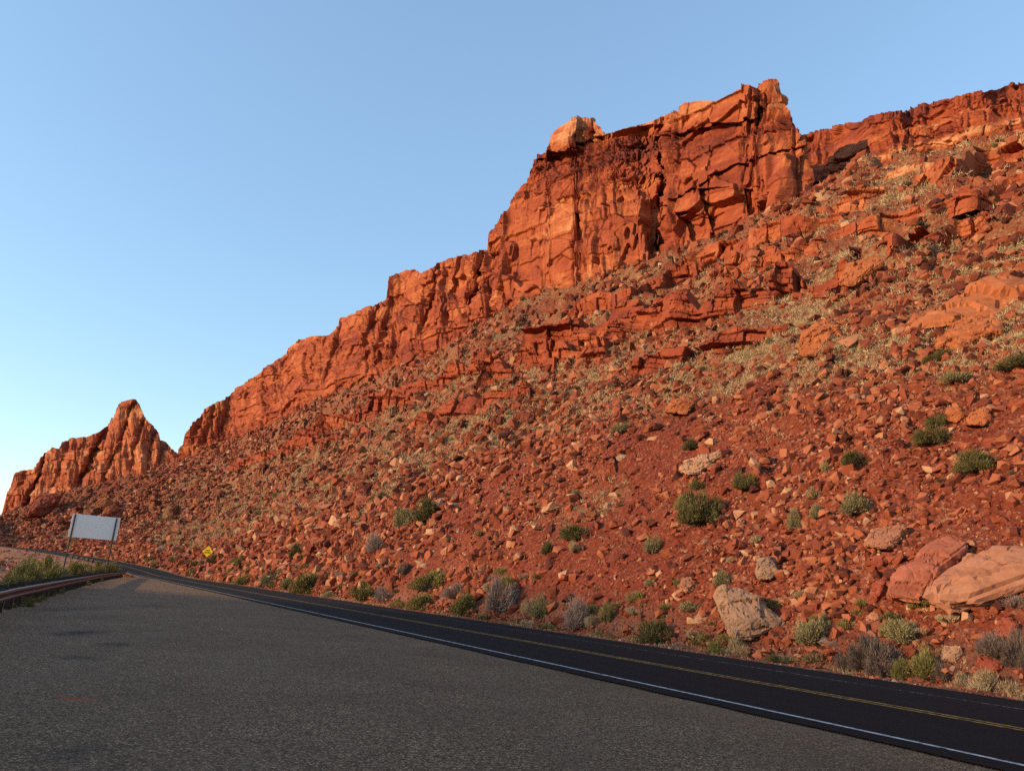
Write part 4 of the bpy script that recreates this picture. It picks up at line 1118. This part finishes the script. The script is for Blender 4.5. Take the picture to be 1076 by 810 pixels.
S_LIST = [
 ('dark', 735, 551, 44, 40, 'widest dark green bush alone on bare red scree below the long pale boulder', GS), ('green', 718, 532, 20, 20, 'small yellow-green bush touching the widest dark bush', GS),
 ('green', 749, 546, 14, 14, 'tiny pale green bush growing into the lower edge of the widest dark bush', GS),
 ('dark', 732, 512, 18, 14, 'small dark bush between the long pale boulder and the widest dark bush', GS), ('dark', 783, 514, 30, 24, 'round dark green bush right of the long pale boulder', GS),
 ('sage', 686, 577, 20, 22, 'olive bush on bare red soil downhill left of the widest dark bush', GS), ('sage', 898, 536, 34, 26, 'pale-topped green bush above the angular pink boulder', GS),
 ('sage', 832, 553, 18, 24, 'pale green tuft-like bush left of the angular pink boulder', GS), ('sage', 858, 540, 16, 16, 'small pale green bush right of its taller pale neighbour', GS), ('sage', 855, 523, 15, 13, 'smallest pale green bush uphill of a similar pale bush pair', GS),
 ('dark', 1022, 492, 36, 24, 'dark green bush on the red scree near the right end of the slope', GS), ('dark', 978, 467, 32, 22, 'dark bush downhill from the dark spreading bush on the upper scree', GS), ('dark', 986, 447, 26, 14, 'flat dark spreading bush on the upper scree', GS),
 ('dark', 898, 487, 30, 18, 'dark olive bush in the middle of the right scree', GS), ('sage', 867, 492, 14, 12, 'small grey bush left of the dark olive bush', GS),
 ('dark', 600, 566, 42, 18, 'low blackish spreading bush in mid-slope', GS), ('dark', 572, 580, 16, 16, 'small dark bush left below the blackish spreading bush', GS), ('straw', 600, 579, 18, 16, 'tan dried bush just below the blackish spreading bush', GS),
 ('dark', 447, 545, 28, 28, 'tall dark green bush downhill of the dark maroon boulder', GS), ('sage', 422, 554, 24, 24, 'greyish bush leaning beside the tall dark green bush', GS), ('dry', 392, 579, 26, 22, 'grey-brown dry bush on the slope over the roadside row', GS),
 ('dark', 309, 586, 20, 22, 'dark green bush above the roadside row near the yellow sign', GS), ('sage', 316, 587, 10, 10, 'small pale bush hugging the dark green one', GS), ('dark', 226, 588, 22, 10, 'dark low bush just behind the yellow warning sign', GS),
 ('dry', 421, 603, 20, 15, 'dead blackish bush above the yellow-green roadside bush', GB),
 ('green', 322, 621, 40, 24, 'big bright olive bush at the road edge', GB), ('sage', 300, 617, 18, 14, 'grey-green bush left of the big bright olive bush', GB), ('green', 258, 612, 22, 14, 'green bush at the road edge downhill of the warning sign', GB), ('sage', 284, 614, 26, 18, 'grey-olive bush between two greener roadside bushes', GB),
 ('green', 382, 628, 34, 24, 'pale green bush at the road edge with a grey neighbour', GB), ('dry', 402, 630, 26, 18, 'grey twiggy bush right of the pale green roadside bush', GB), ('green', 448, 616, 40, 22, 'yellow-green bush set slightly above the road edge', GB), ('green', 440, 640, 38, 22, 'bright green bush right at the road edge below the yellow-green one', GB),
 ('dry', 478, 624, 26, 16, 'brown dry brush above the road edge between green bushes', GB), ('green', 487, 645, 32, 28, 'light green bush left of the pale pinkish dry bush', GB), ('dry', 526, 641, 36, 44, 'pale pinkish dry bush, tallest in the roadside row', GB), ('green', 532, 616, 22, 16, 'olive bush behind the pale pinkish dry bush', GB),
 ('sage', 566, 645, 22, 24, 'olive bush right of the pale pinkish dry bush', GB), ('straw', 553, 643, 18, 18, 'tan grass clump between the pinkish dry bush and an olive bush', GB), ('dry', 602, 657, 40, 34, 'wide grey twiggy dry bush at the road edge', GB), ('green', 636, 649, 18, 22, 'narrow yellow-green bush right of the wide grey dry bush', GB), ('straw', 622, 658, 22, 16, 'straw grass clump at the foot of the wide grey dry bush', GB),
 ('dark', 684, 672, 44, 26, 'dark green bush alone at the road edge left of the split tan boulder', GB), ('straw', 726, 668, 18, 10, 'low straw tuft between the dark green bush and the split boulder', GB),
 ('straw', 779, 691, 40, 22, 'dry pale grass clump under the split tan boulder', GB), ('sage', 756, 615, 18, 16, 'small grey-green bush above the split tan boulder', GS), ('sage', 855, 674, 36, 28, 'grey-olive bush halfway between the split boulder and the huge tan boulder', GB),
 ('sage', 867, 656, 16, 14, 'small olive bush uphill of the grey-olive bush', GB), ('green', 887, 709, 18, 20, 'small green bush close to the road left of the dead brown brush', GB), ('dark', 926, 704, 38, 36, 'dark green bush at the roadside with dead brush on it', GB), ('dry', 908, 700, 34, 34, 'dead brown brush leaning on the dark green roadside bush', GB),
 ('green', 973, 710, 40, 34, 'vivid green bush by the road near the pointed tan rock', GB), ('green', 950, 713, 22, 20, 'lower green bush on the left flank of the vivid green bush', GB), ('sage', 947, 674, 36, 24, 'grey-green sprawling bush below the huge tan boulder', GB), ('green', 930, 664, 14, 12, 'tiny yellow-green bush uphill of the sprawling grey-green bush', GB),
 ('dry', 990, 713, 24, 18, 'dead dark brush at the right flank of the vivid green bush', GB), ('dry', 1048, 690, 38, 24, 'dead grey bush above the red angular rock', GB), ('dry', 1074, 698, 24, 34, 'dead dark bush at the right end of the roadside', GB), ('straw', 1048, 732, 46, 24, 'wide straw-coloured grass clump at the right road edge', GB), ('straw', 1012, 722, 26, 16, 'brownish grass clump below the pointed tan rock', GB),
 ('sage', 650, 452, 22, 14, 'grey-green bush uphill from the long red rock slab', GS), ('dark', 726, 470, 22, 13, 'dark green bush above the long pale boulder', GS), ('dark', 1066, 384, 28, 18, 'dark bush under the wide smooth outcrop at the right edge', GS), ('sage', 1002, 400, 34, 16, 'broad grey-green bush on grassy ground below the smooth outcrop', GS), ('dark', 985, 378, 26, 14, 'dark bush directly below the smooth orange outcrop', GS),
]
for (kd, u, v, w, h, lb, g) in S_LIST:
    shrub_px(kd, u, v, w, h, lb, g, dead=('dead' in lb)); USED[lb] = 1
    LAND.append(('the '+' '.join(lb.split()[:3]), float(u), float(v-h/2))) if w > 30 and kd in ('green', 'dark') and False else None
# bushes along the far roadside and on the upper slope
kinds = {'green': 'green', 'sage': 'grey-green', 'dark': 'dark green', 'dry': 'dry brown', 'straw': 'straw-coloured'}
n_auto = 0
for k in range(400):
    if n_auto >= 70: break
    l = R4.uniform(62, 235); q = R4.uniform(-.4, 2.6)
    P = hill_base(np.array(l), np.array(max(q, .01)/60.))[0] if q > 0 else low_ground(np.array(l), np.array(q)); u, v = proj(P)
    if not (70 < u < 300): continue
    w = R4.uniform(1.0, 2.3); d = float(np.linalg.norm(P)); px = w*PF/d
    if abs(u-218) < 8 and d < 128: continue
    kd = R4.choice(['green', 'sage', 'dark', 'straw'], p=[.4, .35, .15, .1])
    sw = 'small' if px < 8 else 'mid-sized'
    put_shrub(kd, P, w, w*R4.uniform(.7, 1.1), label_for('%s %s bush by the far road edge' % (sw, kinds[kd]), float(u), float(v), GB), GB, 1); n_auto += 1
n_auto = 0
for k in range(600):
    if n_auto >= 84: break
    l = R4.uniform(8, 125)**1.0; q = R4.uniform(-.7, 2.4)
    P = hill_base(np.array(l), np.array(max(q, .01)/62.))[0] if q > 0 else low_ground(np.array(l), np.array(q)); u, v = proj(P)
    if not (225 < u < 1072): continue
    d = float(np.linalg.norm(P)); w = R4.uniform(.5, 1.35)*(1.25 if d > 45 else .75); px = w*PF/d
    if any((u-a)**2+(v-b)**2 < (c*.55)**2 for a, b, c in LANDS): continue
    kd = R4.choice(['sage', 'straw', 'green', 'dark', 'dry'], p=[.32, .26, .28, .05, .09])
    sw = 'low' if px < 13 else 'broader'
    put_shrub(kd, P-np.array([0, 0, .03]), w, w*R4.uniform(.55, .9), label_for('%s %s %s on the road verge' % (sw, kinds[kd], 'bush' if kd != 'straw' else 'grass clump'), float(u), float(v), GB), GB, 1)
    LANDS.append((float(u), float(v), px)); n_auto += 1
n_auto = 0
Pq, qi, qj = sample_hill(2600, R4, 40, TP.shape[0]-40); qu, qv = proj(Pq)
for k in range(2600):
    if n_auto >= 150: break
    u, v = float(qu[k]), float(qv[k])
    if not (10 < u < 1070): continue
    gz = GZ[qi[k], qj[k]]; low = Qg[qi[k], qj[k]] < 13
    if R4.random() > (.18 if low else .35+.6*gz): continue
    if any((u-a)**2+(v-b)**2 < (14+c*.6)**2 for a, b, c in LANDS): continue
    if any((u-a)**2+(v-b)**2 < (c*.8)**2 for a, b, c in taken): continue
    px = R4.uniform(6, 13) if not low else R4.uniform(8, 15)
    d = float(np.linalg.norm(Pq[k])); w = min(px*d/PF, 1.9); px = w*PF/d
    kd = R4.choice(['sage', 'dark', 'straw', 'green'], p=[.38, .42, .12, .08])
    sw = 'tiny' if px < 8 else ('small' if px < 11 else 'mid-sized')
    put_shrub(kd, Pq[k]-np.array([0, 0, .03]), w, w*R4.uniform(.75, 1.15), label_for('%s %s %s' % (sw, kinds[kd], 'bush' if kd != 'straw' else 'grass clump'), u, v, GS), GS, 1 if px > 9 else 2)
    LANDS.append((u, v, px)); n_auto += 1
# the thicket beyond the guardrail, weeds under the rail
def ground_at(u, dist):
    d = ray(u, 590.); d = d/np.hypot(d[0], d[1]); x, y = d[0]*dist, d[1]*dist
    s, t = x*rD[0]+y*rD[1], x*nD[0]+y*nD[1]
    if s < L1: l, q = s, t-TOE
    else:
        ph = math.atan2(s-L1, t-TOE+RC); l = L1+RC*ph; q = math.hypot(s-L1, t-TOE+RC)-RC
    return low_ground(np.array(float(l)), np.array(float(q)))
GT = 'bushes in the thicket beyond the guardrail'
for (kd, u, dist, w, h, lb) in (
 ('green', 24, 62, 2.2, 2.3, 'low green bush at the left end of the thicket beyond the guardrail'), ('green', 33, 66, 2.8, 3.6, 'leafy green bush second from the left end of the thicket'), ('green', 44, 70, 3.6, 4.6, 'broad green bush in the middle of the thicket beyond the guardrail'),
 ('sage', 55, 74, 3.2, 4.4, 'olive bush right of the broad green bush in the thicket'), ('sage', 64, 80, 3.0, 3.8, 'olive bush beside the left post of the pale road sign'), ('green', 40, 105, 4.6, 5.4, 'rounded green bush standing behind the thicket'), ('sage', 52, 112, 4.6, 5.0, 'grey-green bush standing behind the thicket toward the sign'),
 ('green', 84, 118, 3.3, 4.6, 'pale green bush between the posts of the road sign'), ('sage', 93, 120, 3.3, 4.6, 'grey-green bush between the posts of the road sign'), ('green', 101, 122, 3.3, 4.6, 'leafy green bush left of the right post of the road sign'), ('green', 113, 124, 3.3, 4.6, 'green bush right of the right post of the road sign'),
 ('green', 121, 126, 3.3, 4.6, 'green bush at the far end of the guardrail'), ('green', 76, 128, 3.4, 4.4, 'green bush just right of the left post of the road sign'), ('sage', 89, 138, 3.6, 4.8, 'grey-green bush behind the scrub under the road sign'), ('sage', 107, 136, 3.4, 4.6, 'olive bush behind the right post of the road sign'), ('green', 118, 134, 3.0, 4.0, 'bright green bush near the end piece of the guardrail'),
 ('dark', 26, 150, 2.6, 2.2, 'dark bush at the edge of the sandy flat beyond the thicket'), ('sage', 14, 130, 1.6, 1.3, 'small grey bush alone on the sandy flat')):
    put_shrub(kd, ground_at(u, dist)-np.array([0, 0, .05]), w, h, lb, GT, 0 if w > 2.5 else 1)
GW = 'weeds under the guardrail'
for k, s in enumerate([20.5, 22.3, 24.5, 30.2, 31.6, 33.1, 34.8, 36.9, 39.2, 41.0, 44, 52, 63, 78]):
    xy = st2xy(np.array(s), rail_t(s)-R4.uniform(.0, .5)); u, v = proj(np.array([*xy, 0]))
    o = put_shrub('green', (xy[0], xy[1], -.04), R4.uniform(.35, .75), R4.uniform(.35, .7), 'low green weed growing among the posts under the rusty guardrail', GW, 1)
    o.name = 'weed'; o['category'] = 'weed'
print('shrubs', n_auto, round(time.time()-T0, 1))
# dry grass over the upper slope: tufts nobody could count
R5 = np.random.default_rng(31)
Pg, gi, gj = sample_hill(110000, R5, 20, TP.shape[0]-20)
kp = R5.random(110000) < 1.0*GZ[gi, gj]+.015
Pg, gi, gj = Pg[kp], gi[kp], gj[kp]; n = len(Pg)
dg = np.linalg.norm(Pg, axis=1); hg = np.clip(R5.uniform(2.4, 7.5, n)*dg/PF, .12, .85)
NBL = 18
C = np.repeat(Pg, NBL, 0)+R5.normal(0, 1, (n*NBL, 3))*np.array([.36, .36, .08])*np.repeat(hg, NBL)[:, None]
D = R5.normal(0, .85, (n*NBL, 3)); D[:, 2] = 1; D /= np.linalg.norm(D, axis=1, keepdims=True)
V, Fc = leaf_tris(C, D, np.repeat(hg, NBL)*R5.uniform(.4, .95, n*NBL), np.repeat(hg, NBL)*.042, R5)
tt = np.repeat(np.clip(R5.normal(.50, .2, n), 0, 1), NBL)
GRM = stuff_mat('dry_grass', [(0, (.16, .115, .055)), (.5, (.40, .285, .145)), (1, (.58, .44, .25))], 0)
tag(link('dry_grass', np_mesh('dry_grass', V, Fc, GRM, {'tint': np.repeat(tt, 3)})), 'dry straw-coloured grass tufts spread over the upper scree slope', 'grass', kind='stuff')
# short grass of the verges
n = 2600
l = R5.uniform(5, 230, n); q = np.where(R5.random(n) < .5, R5.uniform(-1.2, .6, n), R5.uniform(-40, -13, n))
Pv = low_ground(l, np.minimum(q, -.05)); S_ = Pv[:, :2]@rD; T_ = Pv[:, :2]@nD
ok = (q > -2) | ((S_ < 113) & (T_ < rail_t(S_)-.9)) | (S_ >= 113)
ok &= fbm(Pv*.25, 3, 44) > -.1
Pv = Pv[ok]; n = len(Pv); hv = np.clip(R5.uniform(.1, .28, n), .08, .4)
C = np.repeat(Pv, 12, 0)+R5.normal(0, 1, (n*12, 3))*np.array([.5, .5, 0])*np.repeat(hv, 12)[:, None]
D = R5.normal(0, .5, (n*12, 3)); D[:, 2] = 1; D /= np.linalg.norm(D, axis=1, keepdims=True)
V, Fc = leaf_tris(C, D, np.repeat(hv, 12)*R5.uniform(.6, 1.1, n*12), np.repeat(hv, 12)*.05, R5)
tag(link('verge_grass', np_mesh('verge_grass', V, Fc, GRM, {'tint': np.repeat(np.repeat(np.clip(R5.normal(.5, .2, n), 0, 1), 12), 3)})), 'thin dry grass on the sandy verges of the road', 'grass', kind='stuff')

# added mesa, out of frame on the left, shaped to shade road and pull-out
ys = np.linspace(-330, 330, 200); xs = np.linspace(0, 1, 40)
SEL = math.tan(math.radians(13))
Yg, Xg = np.meshgrid(ys, xs, indexing='ij')
crest = 363*SEL+np.interp(ys, [-330, -58, 15, 330], [1.3, 1.3, -32.0, -32.0])+.9*fbm(np.stack([ys*.02, ys*0, ys*0], -1), 4, 700)
crest = crest*sstep(-330, -270, ys)*sstep(330, 270, ys)
prof = np.interp(xs, [0, .30, .42, .52, 1], [0, .55, 1, 1, 0])
Z = -3.6+(crest[:, None]+3.6)*prof[None, :]+1.5*fbm(np.stack([Yg*.05, Xg*9, Xg*0], -1), 3, 701)*(prof*(1-prof)*3)[None, :]
Pm_ = np.stack([-345+70-150*Xg+ (xs.searchsorted(.42)*0), Yg-10, Z], -1)
tag(link('added_shade_mesa', np_mesh('added_shade_mesa', Pm_.reshape(-1, 3), grid_faces(200, 40), M_CLIFF, {'tint': np.full(8000, .5)})), kind='structure')

# ------------------------------------------------------------------ light
SUN_AZ, SUN_EL = math.radians(-108), math.radians(13)
w = bpy.data.worlds.new('World'); sc.world = w; w.use_nodes = True
nt = w.node_tree; bg = nt.nodes['Background']
sky = nt.nodes.new('ShaderNodeTexSky'); sky.sky_type = 'NISHITA'; sky.sun_disc = False
sky.sun_elevation = SUN_EL; sky.sun_rotation = SUN_AZ; sky.altitude = 1200; sky.air_density = 1.0; sky.dust_density = .3; sky.ozone_density = 1.5
lum = nt.nodes.new('ShaderNodeRGBToBW'); nt.links.new(sky.outputs[0], lum.inputs[0])     # flatten the sky's brightness range so its bright side glares less
pw = nt.nodes.new('ShaderNodeMath'); pw.operation = 'POWER'; nt.links.new(lum.outputs[0], pw.inputs[0]); pw.inputs[1].default_value = -.4
ml = nt.nodes.new('ShaderNodeMath'); ml.operation = 'MULTIPLY'; nt.links.new(pw.outputs[0], ml.inputs[0]); ml.inputs[1].default_value = .82*.369**-.4
vm = nt.nodes.new('ShaderNodeVectorMath'); vm.operation = 'SCALE'; nt.links.new(sky.outputs[0], vm.inputs[0]); nt.links.new(ml.outputs[0], vm.inputs['Scale'])
vt_ = nt.nodes.new('ShaderNodeVectorMath'); vt_.operation = 'MULTIPLY'; nt.links.new(vm.outputs[0], vt_.inputs[0]); vt_.inputs[1].default_value = (1.0, .985, .90)
nt.links.new(vt_.outputs[0], bg.inputs[0]); bg.inputs[1].default_value = .15
sl = bpy.data.lights.new('sun', 'SUN'); so = link('sun', sl)
sl.energy = 2.55; sl.angle = math.radians(.7); sl.color = (1.0, .70, .40)
so.rotation_euler = Vector((math.sin(SUN_AZ)*math.cos(SUN_EL), math.cos(SUN_AZ)*math.cos(SUN_EL), math.sin(SUN_EL))).to_track_quat('Z', 'Y').to_euler()
sc.view_settings.view_transform = 'Standard'; sc.view_settings.look = 'None'; sc.view_settings.gamma = 1; sc.view_settings.exposure = 1.35
sc.cycles.use_denoising = False
sc.cycles.max_bounces = 5; sc.cycles.diffuse_bounces = 3; sc.cycles.glossy_bounces = 2; sc.cycles.transmission_bounces = 1
print('done', round(time.time()-T0, 1))
